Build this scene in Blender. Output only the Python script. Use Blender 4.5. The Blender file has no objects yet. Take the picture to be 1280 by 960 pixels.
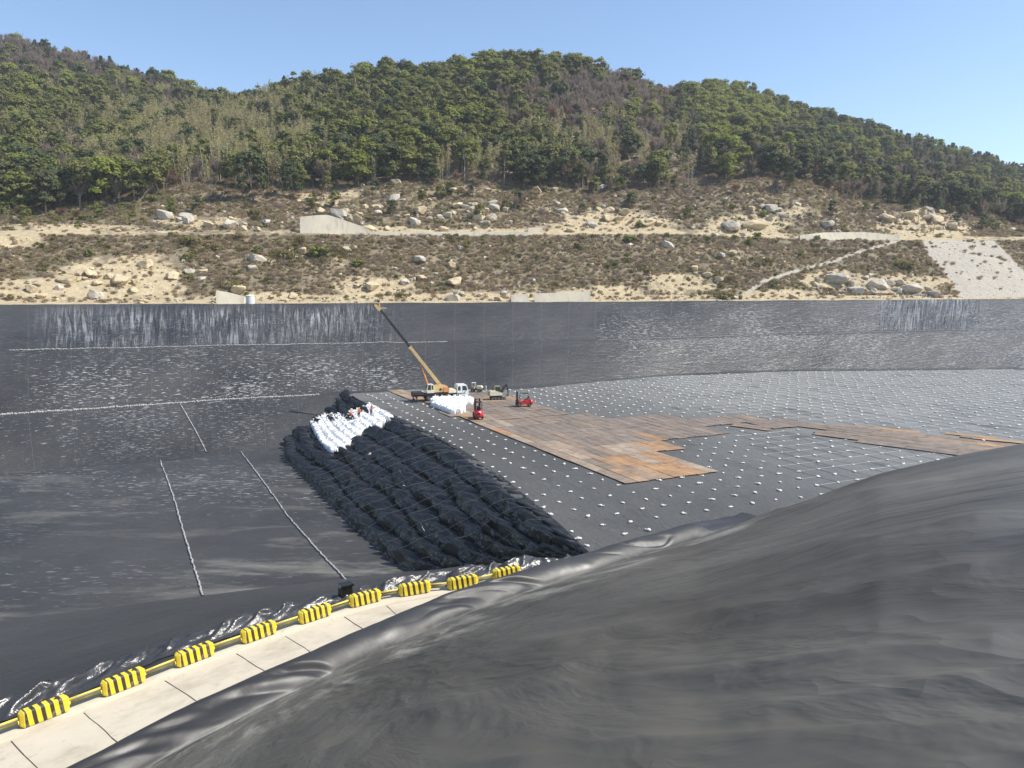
import bpy, bmesh, math, random
import numpy as np
from mathutils import Vector, Matrix

# ------------------------------------------------------------------ camera, world, sun, exposure
S = bpy.context.scene
COL = S.collection
random.seed(7)
RNG = np.random.default_rng(7)
CAMZ = 26.0
F = 967.0
PITCH = math.radians(6.9)
cam_d = bpy.data.cameras.new('camera')
cam_d.sensor_width = 36.0
cam_d.lens = 36.0 * F / 1280.0
cam_d.clip_start = 0.1
cam_d.clip_end = 8000
cam = bpy.data.objects.new('camera', cam_d)
COL.objects.link(cam)
cam.location = (0, 0, CAMZ)
cam.rotation_euler = (math.radians(90) - PITCH, 0, 0)
S.camera = cam

SUN_EL = math.radians(50)
SUN_AZ = math.radians(96)          # clockwise from +Y
W = bpy.data.worlds.new('World')
S.world = W
W.use_nodes = True
wn = W.node_tree
wn.nodes.clear()
sky = wn.nodes.new('ShaderNodeTexSky')
sky.sky_type = 'NISHITA'
sky.sun_disc = False
sky.sun_elevation = SUN_EL
sky.sun_rotation = SUN_AZ
sky.altitude = 200
sky.air_density = 1.0
sky.dust_density = 0.35
sky.ozone_density = 2.6
bg = wn.nodes.new('ShaderNodeBackground')
bg.inputs['Strength'].default_value = 0.14
wo = wn.nodes.new('ShaderNodeOutputWorld')
wn.links.new(sky.outputs[0], bg.inputs[0])
wn.links.new(bg.outputs[0], wo.inputs[0])

sun_d = bpy.data.lights.new('sun', 'SUN')
sun_d.energy = 4.6
sun_d.angle = math.radians(0.5)
sun_d.color = (1.0, 0.95, 0.86)
sun = bpy.data.objects.new('sun', sun_d)
COL.objects.link(sun)
sdir = Vector((math.sin(SUN_AZ) * math.cos(SUN_EL), math.cos(SUN_AZ) * math.cos(SUN_EL), math.sin(SUN_EL)))
sun.rotation_euler = sdir.to_track_quat('Z', 'Y').to_euler()
sun.location = (60, -20, 120)

S.view_settings.view_transform = 'Standard'
S.view_settings.look = 'None'
S.view_settings.exposure = 0.5
S.view_settings.gamma = 1.0
S.render.engine = 'CYCLES'
HAZE = .00018
S.cycles.max_bounces = 5
S.cycles.volume_bounces = 0
S.cycles.transparent_max_bounces = 8
S.cycles.use_denoising = True

# ------------------------------------------------------------------ helpers
cP, sP = math.cos(PITCH), math.sin(PITCH)


def ray(px, py):
    dx = (px - 640) / F
    dy = -(py - 480) / F
    k = cP + dy * sP
    return dx / k, (-sP + dy * cP) / k            # per unit of Y


def P(px, py, z):
    a, b = ray(px, py)
    t = (z - CAMZ) / b
    return np.array([a * t, t, z])


def PY(px, py, Y):
    a, b = ray(px, py)
    return np.array([a * Y, Y, CAMZ + b * Y])


def proj(p):
    x, y, z = p[0], p[1], p[2] - CAMZ
    d = y * cP - z * sP
    v = y * sP + z * cP
    return 640 + F * x / d, 480 - F * v / d


def inpoly(px, py, poly):
    n = len(poly)
    c = False
    j = n - 1
    for i in range(n):
        xi, yi = poly[i]
        xj, yj = poly[j]
        if (yi > py) != (yj > py) and px < (xj - xi) * (py - yi) / (yj - yi) + xi:
            c = not c
        j = i
    return c


def sstep(a, b, x):
    t = np.clip((np.asarray(x, float) - a) / (b - a), 0, 1)
    return t * t * (3 - 2 * t)


_T = np.random.default_rng(11).random((256, 256))


def vnoise(x, y):
    x = np.asarray(x, float)
    y = np.asarray(y, float)
    xi = np.floor(x).astype(int)
    yi = np.floor(y).astype(int)
    fx = x - xi
    fy = y - yi
    fx = fx * fx * fx * (fx * (fx * 6 - 15) + 10)
    fy = fy * fy * fy * (fy * (fy * 6 - 15) + 10)
    a = _T[xi % 256, yi % 256]
    b = _T[(xi + 1) % 256, yi % 256]
    c = _T[xi % 256, (yi + 1) % 256]
    d = _T[(xi + 1) % 256, (yi + 1) % 256]
    return (a * (1 - fx) + b * fx) * (1 - fy) + (c * (1 - fx) + d * fx) * fy


def fbm(x, y, o=4, g=.5):
    r = 0
    a = 1.0
    t = 0
    for i in range(o):
        r = r + a * (vnoise(x * 2 ** i + 17.3 * i, y * 2 ** i + 9.1 * i) - .5)
        t += a
        a *= g
    return r / t * 2            # about -1..1


def ridged(x, y, o=3):
    r = 0
    a = 1.0
    t = 0
    for i in range(o):
        r = r + a * (1 - np.abs(vnoise(x * 2 ** i + 31.7 * i, y * 2 ** i + 3.3 * i) * 2 - 1))
        t += a
        a *= .5
    return r / t                # 0..1


def resample(pts, step):
    pts = np.array(pts, float)
    seg = np.linalg.norm(np.diff(pts, axis=0), axis=1)
    s = np.concatenate([[0], np.cumsum(seg)])
    n = max(2, int(s[-1] / step) + 1)
    q = np.linspace(0, s[-1], n)
    out = np.stack([np.interp(q, s, pts[:, k]) for k in range(pts.shape[1])], 1)
    w = max(1, int(2.0 / step))
    for _ in range(2):                               # round the corners
        pad = np.concatenate([np.repeat(out[:1], w, 0) * 1.0, out, np.repeat(out[-1:], w, 0)])
        pad[:w] = out[0] + (out[0] - out[1]) * np.arange(w, 0, -1)[:, None]
        pad[-w:] = out[-1] + (out[-1] - out[-2]) * np.arange(1, w + 1)[:, None]
        ker = np.ones(2 * w + 1) / (2 * w + 1)
        out = np.stack([np.convolve(pad[:, k], ker, 'valid') for k in range(out.shape[1])], 1)
    return out, q


def tag(o, label=None, cat=None, group=None, kind=None):
    if label:
        o['label'] = label
    if cat:
        o['category'] = cat
    if group:
        o['group'] = group
    if kind:
        o['kind'] = kind
    return o


def link(name, me, parent=None, mats=None):
    if mats is not None:
        for m in (mats if isinstance(mats, (list, tuple)) else [mats]):
            me.materials.append(m)
    o = bpy.data.objects.new(name, me)
    COL.objects.link(o)
    if parent is not None:
        o.parent = parent
    return o


def npmesh(name, V, Fc, uv=None, attrs=None, smooth=True, mi=None):
    """V (n,3), Fc (m,k) all faces of k corners"""
    me = bpy.data.meshes.new(name)
    V = np.ascontiguousarray(V, dtype=np.float32)
    Fc = np.ascontiguousarray(Fc, dtype=np.int32)
    m, k = Fc.shape
    me.vertices.add(len(V))
    me.vertices.foreach_set('co', V.ravel())
    me.loops.add(m * k)
    me.loops.foreach_set('vertex_index', Fc.ravel())
    me.polygons.add(m)
    me.polygons.foreach_set('loop_start', np.arange(0, m * k, k, dtype=np.int32))
    me.polygons.foreach_set('loop_total', np.full(m, k, dtype=np.int32))
    if mi is not None:
        me.polygons.foreach_set('material_index', np.ascontiguousarray(mi, dtype=np.int32))
    me.polygons.foreach_set('use_smooth', np.full(m, bool(smooth)))
    if uv is not None:
        l = me.uv_layers.new(name='UVMap')
        l.data.foreach_set('uv', np.ascontiguousarray(np.asarray(uv, dtype=np.float32)[Fc.ravel()]).ravel())
    if attrs:
        for nm, a in attrs.items():
            at = me.attributes.new(nm, 'FLOAT', 'POINT')
            at.data.foreach_set('value', np.ascontiguousarray(a, dtype=np.float32).ravel())
    me.update(calc_edges=True)
    return me


def gridfaces(R, C, keep=None):
    i = np.arange(R - 1)[:, None] * C + np.arange(C - 1)[None, :]
    f = np.stack([i, i + 1, i + C + 1, i + C], -1).reshape(-1, 4)
    if keep is not None:
        f = f[keep.ravel()]
    return f


def gridmesh(name, G, uv=None, attrs=None, keep=None, flip=False):
    R, C = G.shape[:2]
    f = gridfaces(R, C, keep)
    if flip:
        f = f[:, ::-1]
    return npmesh(name, G.reshape(-1, 3), f, None if uv is None else uv.reshape(-1, 2), attrs)


# ---------- bmesh shape collectors
class MB:
    def __init__(s):
        s.bm = bmesh.new()

    def _x(s, vs, M):
        if M is not None:
            bmesh.ops.transform(s.bm, matrix=M, verts=vs)

    def box(s, c, d, M=None, bev=0.0, taper=None):
        r = bmesh.ops.create_cube(s.bm, size=1)
        vs = r['verts']
        for v in vs:
            top = v.co.z > 0
            v.co = Vector((v.co.x * d[0], v.co.y * d[1], v.co.z * d[2]))
            if taper and top:
                v.co.x *= taper[0]
                v.co.y *= taper[1]
            v.co += Vector(c)
        s._x(vs, M)
        if bev:
            es = list({e for v in vs for e in v.link_edges})
            bmesh.ops.bevel(s.bm, geom=es, offset=bev, segments=2, affect='EDGES', profile=.6)
        return s

    def tube(s, a, b, r, r2=None, n=10, caps=True):
        a = Vector(a)
        b = Vector(b)
        d = b - a
        q = d.to_track_quat('Z', 'Y').to_matrix().to_4x4()
        M = Matrix.Translation((a + b) / 2) @ q
        bmesh.ops.create_cone(s.bm, cap_ends=caps, segments=n, radius1=r, radius2=r if r2 is None else r2, depth=d.length, matrix=M)
        return s

    def bar(s, a, b, w, h, w2=None, h2=None, up=(0, 0, 1), bev=0):
        """box beam from a to b, w sideways, h along up"""
        a = Vector(a)
        b = Vector(b)
        d = (b - a)
        L = d.length
        z = d.normalized()
        x = Vector(up).cross(z)
        if x.length < 1e-4:
            x = Vector((1, 0, 0)).cross(z)
        x.normalize()
        y = z.cross(x)
        M = Matrix((x, y, z)).transposed().to_4x4()
        M.translation = (a + b) / 2
        return s.box((0, 0, 0), (w, h, L), M, bev, (w2 / w if w2 else 1, h2 / h if h2 else 1))

    def ball(s, c, r, sc=(1, 1, 1), u=14, v=9):
        M = Matrix.Translation(c) @ Matrix.Diagonal((sc[0], sc[1], sc[2], 1))
        bmesh.ops.create_uvsphere(s.bm, u_segments=u, v_segments=v, radius=r, matrix=M)
        return s

    def prism(s, prof, y0, y1, M=None, bev=0):
        """profile in xz extruded along y"""
        a = [s.bm.verts.new((x, y0, z)) for x, z in prof]
        b = [s.bm.verts.new((x, y1, z)) for x, z in prof]
        s.bm.faces.new(a)
        s.bm.faces.new(b[::-1])
        n = len(prof)
        for i in range(n):
            s.bm.faces.new((a[i], b[i], b[(i + 1) % n], a[(i + 1) % n]))
        s._x(a + b, M)
        if bev:
            es = list({e for v in a + b for e in v.link_edges})
            bmesh.ops.bevel(s.bm, geom=es, offset=bev, segments=2, affect='EDGES')
        return s

    def build(s, name, mat, parent=None, smooth=False, loc=None):
        bmesh.ops.recalc_face_normals(s.bm, faces=s.bm.faces)
        me = bpy.data.meshes.new(name)
        s.bm.to_mesh(me)
        s.bm.free()
        if smooth:
            me.polygons.foreach_set('use_smooth', np.full(len(me.polygons), True))
        o = link(name, me, parent, mat)
        if loc is not None:
            o.location = loc
        return o


def empty(name, loc=(0, 0, 0), rz=0):
    o = bpy.data.objects.new(name, None)
    COL.objects.link(o)
    o.location = loc
    o.rotation_euler = (0, 0, rz)
    o.empty_display_size = .2
    return o


KIDS = {}


def copy_tree(o, parent=None):
    c = o.copy()
    COL.objects.link(c)
    c.parent = parent
    for ch in [x for x in o.children]:
        copy_tree(ch, c)
    return c


# ------------------------------------------------------------------ materials
def newmat(name):
    m = bpy.data.materials.new(name)
    m.use_nodes = True
    nt = m.node_tree
    nt.nodes.clear()
    out = nt.nodes.new('ShaderNodeOutputMaterial')
    b = nt.nodes.new('ShaderNodeBsdfPrincipled')
    nt.links.new(b.outputs[0], out.inputs[0])
    return m, nt, b


def nd(nt, t, props=None, **ins):
    n = nt.nodes.new(t)
    for k, v in (props or {}).items():
        setattr(n, k, v)
    for k, v in ins.items():
        key = int(k[1:]) if k[0] == '_' else k.replace('_', ' ')
        sck = n.inputs[key]
        if isinstance(v, bpy.types.NodeSocket):
            nt.links.new(v, sck)
        else:
            sck.default_value = v
    return n


def math_(nt, op, a, b=0.0, clamp=False):
    return nd(nt, 'ShaderNodeMath', {'operation': op, 'use_clamp': clamp}, _0=a, _1=b).outputs[0]


def noise(nt, vec, scale, detail=3, rough=.55, dist=0.0):
    return nd(nt, 'ShaderNodeTexNoise', None, Vector=vec, Scale=scale, Detail=detail, Roughness=rough, Distortion=dist).outputs[0]


def mapping(nt, vec, sc=(1, 1, 1), rot=(0, 0, 0), loc=(0, 0, 0)):
    return nd(nt, 'ShaderNodeMapping', None, Vector=vec, Scale=sc, Rotation=rot, Location=loc).outputs[0]


def ramp(nt, f, stops, interp='LINEAR'):
    r = nd(nt, 'ShaderNodeValToRGB', None, Fac=f)
    r.color_ramp.interpolation = interp
    e = r.color_ramp.elements
    while len(e) < len(stops):
        e.new(.5)
    for el, (p, c) in zip(e, stops):
        el.position = p
        el.color = (c, c, c, 1) if isinstance(c, (int, float)) else (*c, 1)
    return r.outputs[0]


def mix(nt, f, a, b, bt='MIX'):
    n = nt.nodes.new('ShaderNodeMix')
    n.data_type = 'RGBA'
    n.blend_type = bt
    for idx, v in ((0, f), (6, a), (7, b)):
        if isinstance(v, bpy.types.NodeSocket):
            nt.links.new(v, n.inputs[idx])
        elif idx == 0:
            n.inputs[0].default_value = v
        else:
            n.inputs[idx].default_value = (*v, 1) if len(v) == 3 else v
    return n.outputs[2]


def attr(nt, name):
    return nd(nt, 'ShaderNodeAttribute', {'attribute_name': name}).outputs['Fac']


def uvn(nt):
    return nd(nt, 'ShaderNodeUVMap').outputs[0]


def objc(nt):
    return nd(nt, 'ShaderNodeTexCoord').outputs['Object']


def geop(nt):
    return nd(nt, 'ShaderNodeNewGeometry').outputs['Position']


def simple(name, col, rough=.6, metal=0.0, var=.15, scale=3.0, dirt=None, bump=0.0):
    m, nt, b = newmat(name)
    co = objc(nt)
    n = noise(nt, co, scale, 4)
    lo = tuple(c * (1 - var) for c in col)
    hi = tuple(min(1, c * (1 + var)) for c in col)
    c = mix(nt, n, lo, hi)
    if dirt:
        n2 = noise(nt, co, scale * 1.7, 5, .65)
        c = mix(nt, ramp(nt, n2, [(.5, 0.0), (.72, .8)]), c, dirt)
    nt.links.new(c, b.inputs['Base Color'])
    b.inputs['Roughness'].default_value = rough
    b.inputs['Metallic'].default_value = metal
    if bump:
        bp = nd(nt, 'ShaderNodeBump', None, Strength=bump, Distance=.02, Height=n)
        nt.links.new(bp.outputs[0], b.inputs['Normal'])
    return m


def liner(name, base=(.03, .031, .034), rough=.5, waves=((.5, .12, .35),), glint_dash=None, dust=None, dustcol=(.23, .22, .19),
          crinkle=False, patches=.35, pmap=(.035, .035), spec=.5, rot=0.0, bumpd=.25, seams=None):
    """black plastic geomembrane. waves: (scale along u, along v, strength)."""
    m, nt, b = newmat(name)
    uv = uvn(nt)
    col = mix(nt, ramp(nt, noise(nt, mapping(nt, uv, (pmap[0], pmap[1], 1)), 1.0, 4, .6), [(.35, 0.0), (.65, 1.0)]), tuple(c * (1 - patches) for c in base), tuple(c * (1 + patches) for c in base))
    h = None
    for (su, sv, st) in waves:
        mp = mapping(nt, uv, (su, sv, 1), (0, 0, rot))
        n = noise(nt, mp, 1.0, 4, .6, .6)
        r = math_(nt, 'MULTIPLY', math_(nt, 'ABSOLUTE', math_(nt, 'SUBTRACT', n, .5)), -2.0 * st)
        h = r if h is None else math_(nt, 'ADD', h, r)
    if glint_dash:
        su, sv, thr, amt = glint_dash
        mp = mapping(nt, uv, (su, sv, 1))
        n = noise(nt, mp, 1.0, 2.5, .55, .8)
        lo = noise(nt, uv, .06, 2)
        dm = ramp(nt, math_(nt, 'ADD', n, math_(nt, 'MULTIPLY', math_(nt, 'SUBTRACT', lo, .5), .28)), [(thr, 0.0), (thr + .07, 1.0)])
        fac = attr(nt, 'glint_dash')
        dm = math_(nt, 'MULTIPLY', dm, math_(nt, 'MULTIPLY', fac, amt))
        col = mix(nt, dm, col, (.34, .34, .33))  # sun glints on the wrinkles, painted as pale dashes in the base colour
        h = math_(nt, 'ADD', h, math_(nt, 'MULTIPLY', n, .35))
    if dust:
        mp = mapping(nt, uv, (dust[0], dust[1], 1), (0, 0, dust[4] if len(dust) > 4 else 0))
        n = noise(nt, mp, 1.0, 6, .68, .4)
        dm = ramp(nt, n, [(dust[2], 0.0), (dust[2] + .16, 1.0)])
        dm = math_(nt, 'MULTIPLY', math_(nt, 'MULTIPLY', dm, attr(nt, 'dust')), dust[3])
        col = mix(nt, dm, col, dustcol)
    rg = ramp(nt, noise(nt, uv, .25, 4, .6), [(.3, max(.05, rough - .1)), (.7, min(1, rough + .1))])
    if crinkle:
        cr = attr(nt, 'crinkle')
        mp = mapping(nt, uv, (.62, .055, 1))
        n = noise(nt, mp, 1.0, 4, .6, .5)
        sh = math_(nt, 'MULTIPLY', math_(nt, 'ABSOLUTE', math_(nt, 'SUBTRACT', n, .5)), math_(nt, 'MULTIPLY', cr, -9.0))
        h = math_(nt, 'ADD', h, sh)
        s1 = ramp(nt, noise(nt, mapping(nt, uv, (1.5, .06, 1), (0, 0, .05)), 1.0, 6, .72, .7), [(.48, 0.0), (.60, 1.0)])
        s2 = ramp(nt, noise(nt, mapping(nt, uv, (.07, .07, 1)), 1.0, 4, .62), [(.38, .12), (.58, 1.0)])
        col = mix(nt, math_(nt, 'MULTIPLY', math_(nt, 'MULTIPLY', s1, s2), math_(nt, 'MULTIPLY', cr, .62), True), col, (.43, .43, .425))  # silvery highlights of the crinkled folds, painted as pale streaks
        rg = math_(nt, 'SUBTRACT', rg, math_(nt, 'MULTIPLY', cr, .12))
    if seams:
        # welded panel seams every few metres
        sp, wdt = seams
        s = nd(nt, 'ShaderNodeSeparateXYZ', None, Vector=uv).outputs[0]
        fr = math_(nt, 'FRACT', math_(nt, 'DIVIDE', math_(nt, 'ADD', s, math_(nt, 'MULTIPLY', noise(nt, uv, .3, 2), .5)), sp))
        sm = ramp(nt, fr, [(0.0, 0.5), (wdt, 0.0)])
        h = math_(nt, 'ADD', h, math_(nt, 'MULTIPLY', sm, .3))
        col = mix(nt, math_(nt, 'MULTIPLY', sm, .6), col, (.13, .13, .13))
    nt.links.new(col, b.inputs['Base Color'])
    nt.links.new(rg, b.inputs['Roughness'])
    b.inputs['Specular IOR Level'].default_value = spec
    bp = nd(nt, 'ShaderNodeBump', None, Strength=.9, Distance=bumpd, Height=h)
    nt.links.new(bp.outputs[0], b.inputs['Normal'])
    return m


M = {}
M['white_paint'] = simple('white_paint', (.72, .74, .70), .35, var=.06, dirt=(.4, .36, .28))
M['cream_yellow'] = simple('cream_yellow', (.68, .45, .19), .4, var=.08, scale=1.5, dirt=(.42, .30, .16))
M['cream_pale'] = simple('cream_pale', (.74, .68, .48), .4, var=.06, dirt=(.5, .42, .28))
M['orange_paint'] = simple('orange_paint', (.62, .24, .07), .45, var=.12, dirt=(.3, .15, .08))
M['red_paint'] = simple('red_paint', (.62, .022, .03), .32, var=.12, dirt=(.30, .05, .04))
M['dark_metal'] = simple('dark_metal', (.03, .03, .032), .5, .2, var=.3, dirt=(.10, .085, .07))
M['grey_metal'] = simple('grey_metal', (.22, .21, .2), .45, .5, var=.2)
M['rubber'] = simple('rubber', (.022, .022, .022), .85, var=.3, dirt=(.12, .1, .08))
M['olive_paint'] = simple('olive_paint', (.30, .30, .16), .5, var=.2, dirt=(.16, .13, .08))
M['orange_cloth'] = simple('orange_cloth', (.75, .16, .06), .9, var=.15)
M['red_cloth'] = simple('red_cloth', (.5, .06, .05), .9, var=.15)
M['navy_cloth'] = simple('navy_cloth', (.03, .035, .06), .9, var=.2)
M['skin'] = simple('skin', (.45, .27, .18), .6, var=.05)
M['helmet'] = simple('helmet', (.75, .55, .06), .35, var=.05)
M['hair'] = simple('hair', (.02, .016, .013), .8, var=.1)
M['bag_fabric'] = simple('bag_fabric', (.88, .87, .85), .75, var=.05, scale=2.5, dirt=(.66, .64, .60), bump=.5)
M['sandbag_cloth'] = simple('sandbag_cloth', (.60, .59, .55), .85, var=.15, scale=4, dirt=(.34, .32, .28))
M['rope_white'] = simple('rope_white', (.34, .33, .31), .85, var=.45, scale=.6)
M['rope_dull'] = simple('rope_dull', (.17, .17, .165), .8, var=.2)
M['black_film_plain'] = simple('black_film_plain', (.02, .02, .022), .35, var=.3)
m, nt, b = newmat('glass')
nt.links.new(mix(nt, noise(nt, objc(nt), 1.2, 2), (.02, .03, .035), (.06, .075, .08)), b.inputs['Base Color'])
b.inputs['Roughness'].default_value = .08
M['glass'] = m
# yellow plastic with black slanted stripes (object coordinates, x along the barrier)
m, nt, b = newmat('barrier_stripes')
co = objc(nt)
sx = nd(nt, 'ShaderNodeSeparateXYZ', None, Vector=co)
ph = math_(nt, 'FRACT', math_(nt, 'ADD', math_(nt, 'DIVIDE', math_(nt, 'ADD', sx.outputs[0], math_(nt, 'MULTIPLY', sx.outputs[2], .12)), .44), .86))
st = ramp(nt, ph, [(.0, 0.0), (.525, 0.0), (.54, 1.0), (.985, 1.0), (1.0, 0.0)])
end = math_(nt, 'LESS_THAN', math_(nt, 'ABSOLUTE', sx.outputs[0]), 1.02)
st = math_(nt, 'MULTIPLY', st, end)
gr = noise(nt, co, 3.5, 5, .65)
yel = mix(nt, gr, (.72, .50, .012), (.86, .66, .03))
blk = mix(nt, gr, (.022, .02, .015), (.05, .045, .03))
c = mix(nt, st, yel, blk)
c = mix(nt, ramp(nt, noise(nt, co, 2.2, 6, .7), [(.50, 0.0), (.74, .7)]), c, (.36, .30, .19))
nt.links.new(c, b.inputs['Base Color'])
b.inputs['Roughness'].default_value = .5
M['barrier_stripes'] = m
M['rail_yellow'] = simple('rail_yellow', (.74, .58, .10), .5, var=.12, dirt=(.4, .34, .16))
M['rail_shaded'] = simple('rail_shaded', (.11, .10, .03), .6, var=.3, dirt=(.2, .17, .08))  # shaded underside of the rail painted as an olive base colour

# concrete road
m, nt, b = newmat('road_concrete')
uv = uvn(nt)
n1 = noise(nt, uv, .5, 6, .65)
n2 = noise(nt, mapping(nt, uv, (.28, .5, 1)), 1.0, 5, .66)
c = mix(nt, n1, (.44, .385, .29), (.57, .505, .395))
c = mix(nt, ramp(nt, n2, [(.50, 0.0), (.72, .75)]), c, (.33, .28, .20))
c = mix(nt, ramp(nt, noise(nt, uv, 1.3, 6, .72), [(.57, 0.0), (.70, .5)]), c, (.25, .215, .16))
nt.links.new(c, b.inputs['Base Color'])
b.inputs['Roughness'].default_value = .9
nt.links.new(nd(nt, 'ShaderNodeBump', None, Strength=.25, Distance=.02, Height=noise(nt, uv, 8.0, 4)).outputs[0], b.inputs['Normal'])
M['road_concrete'] = m
M['tar'] = simple('tar', (.07, .06, .05), .9, var=.3)
m, nt, b = newmat('wall_concrete')
co = geop(nt)
c = mix(nt, noise(nt, co, .5, 6, .65), (.50, .435, .325), (.64, .57, .44))
c = mix(nt, ramp(nt, noise(nt, mapping(nt, co, (1.0, 1.0, .12)), .9, 5, .6), [(.5, 0.0), (.72, .6)]), c, (.30, .26, .20))
nt.links.new(c, b.inputs['Base Color'])
b.inputs['Roughness'].default_value = .9
M['wall_concrete'] = m

# steel plates: the object colour gives the state of each plate
m, nt, b = newmat('steel_plate')
oi = nd(nt, 'ShaderNodeObjectInfo')
co = objc(nt)
pn = geop(nt)
n1 = noise(nt, pn, .55, 6, .7, .5)
n2 = noise(nt, mapping(nt, co, (.5, 3.0, 1)), 1.2, 5, .65)
c = mix(nt, .75, oi.outputs['Color'], mix(nt, ramp(nt, n1, [(.3, 0.0), (.7, 1.0)]), (.5, .48, .46), (1.5, 1.47, 1.43)), 'MULTIPLY')
c = mix(nt, ramp(nt, n2, [(.5, 0.0), (.7, .6)]), c, (.30, .245, .19))
c = mix(nt, ramp(nt, noise(nt, pn, 1.4, 5, .7), [(.56, 0.0), (.68, .55)]), c, (.13, .06, .03))
nt.links.new(c, b.inputs['Base Color'])
b.inputs['Roughness'].default_value = .8
nt.links.new(nd(nt, 'ShaderNodeBump', None, Strength=.5, Distance=.03, Height=n1).outputs[0], b.inputs['Normal'])
M['steel_plate'] = m

# rocks
def rockmat(name, a, bcol, stain):
    m, nt, b = newmat(name)
    pn = geop(nt)
    n1 = noise(nt, pn, .45, 7, .7, .3)
    c = mix(nt, ramp(nt, n1, [(.3, 0.0), (.7, 1.0)]), a, bcol)
    c = mix(nt, ramp(nt, noise(nt, pn, 1.6, 6, .72), [(.52, 0.0), (.66, .7)]), c, stain)
    nt.links.new(c, b.inputs['Base Color'])
    b.inputs['Roughness'].default_value = .92
    nt.links.new(nd(nt, 'ShaderNodeBump', None, Strength=.8, Distance=.25, Height=noise(nt, pn, 1.1, 6, .7)).outputs[0], b.inputs['Normal'])
    return m


M['rock_grey'] = rockmat('rock_grey', (.38, .335, .265), (.58, .52, .42), (.22, .185, .14))
M['rock_tan'] = rockmat('rock_tan', (.42, .33, .20), (.62, .51, .33), (.26, .19, .11))

# hill ground with sandy / rocky / concrete zones
m, nt, b = newmat('hill_ground')
pn = geop(nt)
n1 = noise(nt, pn, .06, 6, .7)
n2 = noise(nt, pn, .35, 6, .7)
c = mix(nt, ramp(nt, n2, [(.3, 0.0), (.7, 1.0)]), (.15, .118, .076), (.31, .25, .165))
c = mix(nt, ramp(nt, n1, [(.42, 0.0), (.6, .65)]), c, (.105, .10, .045))
c = mix(nt, ramp(nt, noise(nt, pn, .17, 7, .75), [(.56, 0.0), (.66, .6)]), c, (.30, .24, .16))
sn = attr(nt, 'sand')
sandc = mix(nt, ramp(nt, n2, [(.3, 0.0), (.7, 1.0)]), (.36, .28, .16), (.56, .46, .29))
sandc = mix(nt, ramp(nt, noise(nt, pn, .8, 6, .75), [(.52, 0.0), (.66, .65)]), sandc, (.24, .18, .10))
sm = ramp(nt, math_(nt, 'ADD', sn, math_(nt, 'MULTIPLY', math_(nt, 'SUBTRACT', noise(nt, pn, .16, 8, .75), .5), 2.3)), [(.42, 0.0), (.62, 1.0)])
c = mix(nt, sm, c, sandc)
gn = attr(nt, 'grey')
gc = mix(nt, noise(nt, mapping(nt, pn, (1, 1, .3)), .5, 6, .7), (.33, .29, .23), (.50, .45, .37))
gm = ramp(nt, math_(nt, 'ADD', gn, math_(nt, 'MULTIPLY', math_(nt, 'SUBTRACT', noise(nt, pn, .5, 5, .7), .5), .25)), [(.45, 0.0), (.55, 1.0)])
c = mix(nt, gm, c, gc)
nt.links.new(c, b.inputs['Base Color'])
b.inputs['Roughness'].default_value = .95
nt.links.new(nd(nt, 'ShaderNodeBump', None, Strength=1.0, Distance=.6, Height=noise(nt, pn, .6, 6, .72)).outputs[0], b.inputs['Normal'])
M['hill_ground'] = m
M['ground'] = simple('ground_soil', (.16, .13, .09), .95, scale=.1)


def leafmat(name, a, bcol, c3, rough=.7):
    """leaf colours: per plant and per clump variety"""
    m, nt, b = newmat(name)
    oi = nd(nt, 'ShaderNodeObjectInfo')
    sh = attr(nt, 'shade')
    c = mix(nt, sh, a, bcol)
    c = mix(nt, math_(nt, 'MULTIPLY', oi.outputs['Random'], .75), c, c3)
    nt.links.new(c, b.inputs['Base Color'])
    b.inputs['Roughness'].default_value = rough
    b.inputs['Specular IOR Level'].default_value = .25
    tl = nd(nt, 'ShaderNodeBsdfTranslucent', None, Color=c)
    ms = nd(nt, 'ShaderNodeMixShader', None, _0=.42, _1=b.outputs[0], _2=tl.outputs[0])
    nt.links.new(ms.outputs[0], [n for n in nt.nodes if n.type == 'OUTPUT_MATERIAL'][0].inputs[0])
    return m


M['leaf_green'] = leafmat('leaf_green', (0.127, 0.151, 0.034), (0.262, 0.281, 0.064), (0.214, 0.202, 0.068))
M['leaf_bright'] = leafmat('leaf_bright', (0.178, 0.220, 0.035), (0.328, 0.350, 0.068), (0.242, 0.240, 0.056))
M['leaf_dark'] = leafmat('leaf_dark', (0.065, 0.094, 0.035), (0.144, 0.177, 0.059), (0.122, 0.129, 0.057))
M['leaf_conifer'] = leafmat('leaf_conifer', (0.075, 0.094, 0.044), (0.157, 0.164, 0.078), (0.146, 0.131, 0.081))
M['leaf_bamboo'] = leafmat('leaf_bamboo', (0.304, 0.283, 0.113), (0.501, 0.448, 0.192), (0.409, 0.345, 0.185))
M['leaf_olive'] = leafmat('leaf_olive', (.14, .130, .040), (.26, .23, .078), (.22, .18, .080))
M['leaf_dry'] = leafmat('leaf_dry', (.33, .25, .145), (.55, .44, .27), (.38, .285, .18))
M['twig_bare'] = leafmat('twig_bare', (.22, .172, .130), (.38, .31, .24), (.26, .195, .148))
M['twig_red'] = leafmat('twig_red', (.21, .115, .072), (.32, .18, .11), (.23, .145, .10))
M['bark_pale'] = simple('bark_pale', (.34, .29, .22), .9, var=.25, scale=1.0)
M['bark_dark'] = simple('bark_dark', (.12, .095, .07), .9, var=.25, scale=1.0)

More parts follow.
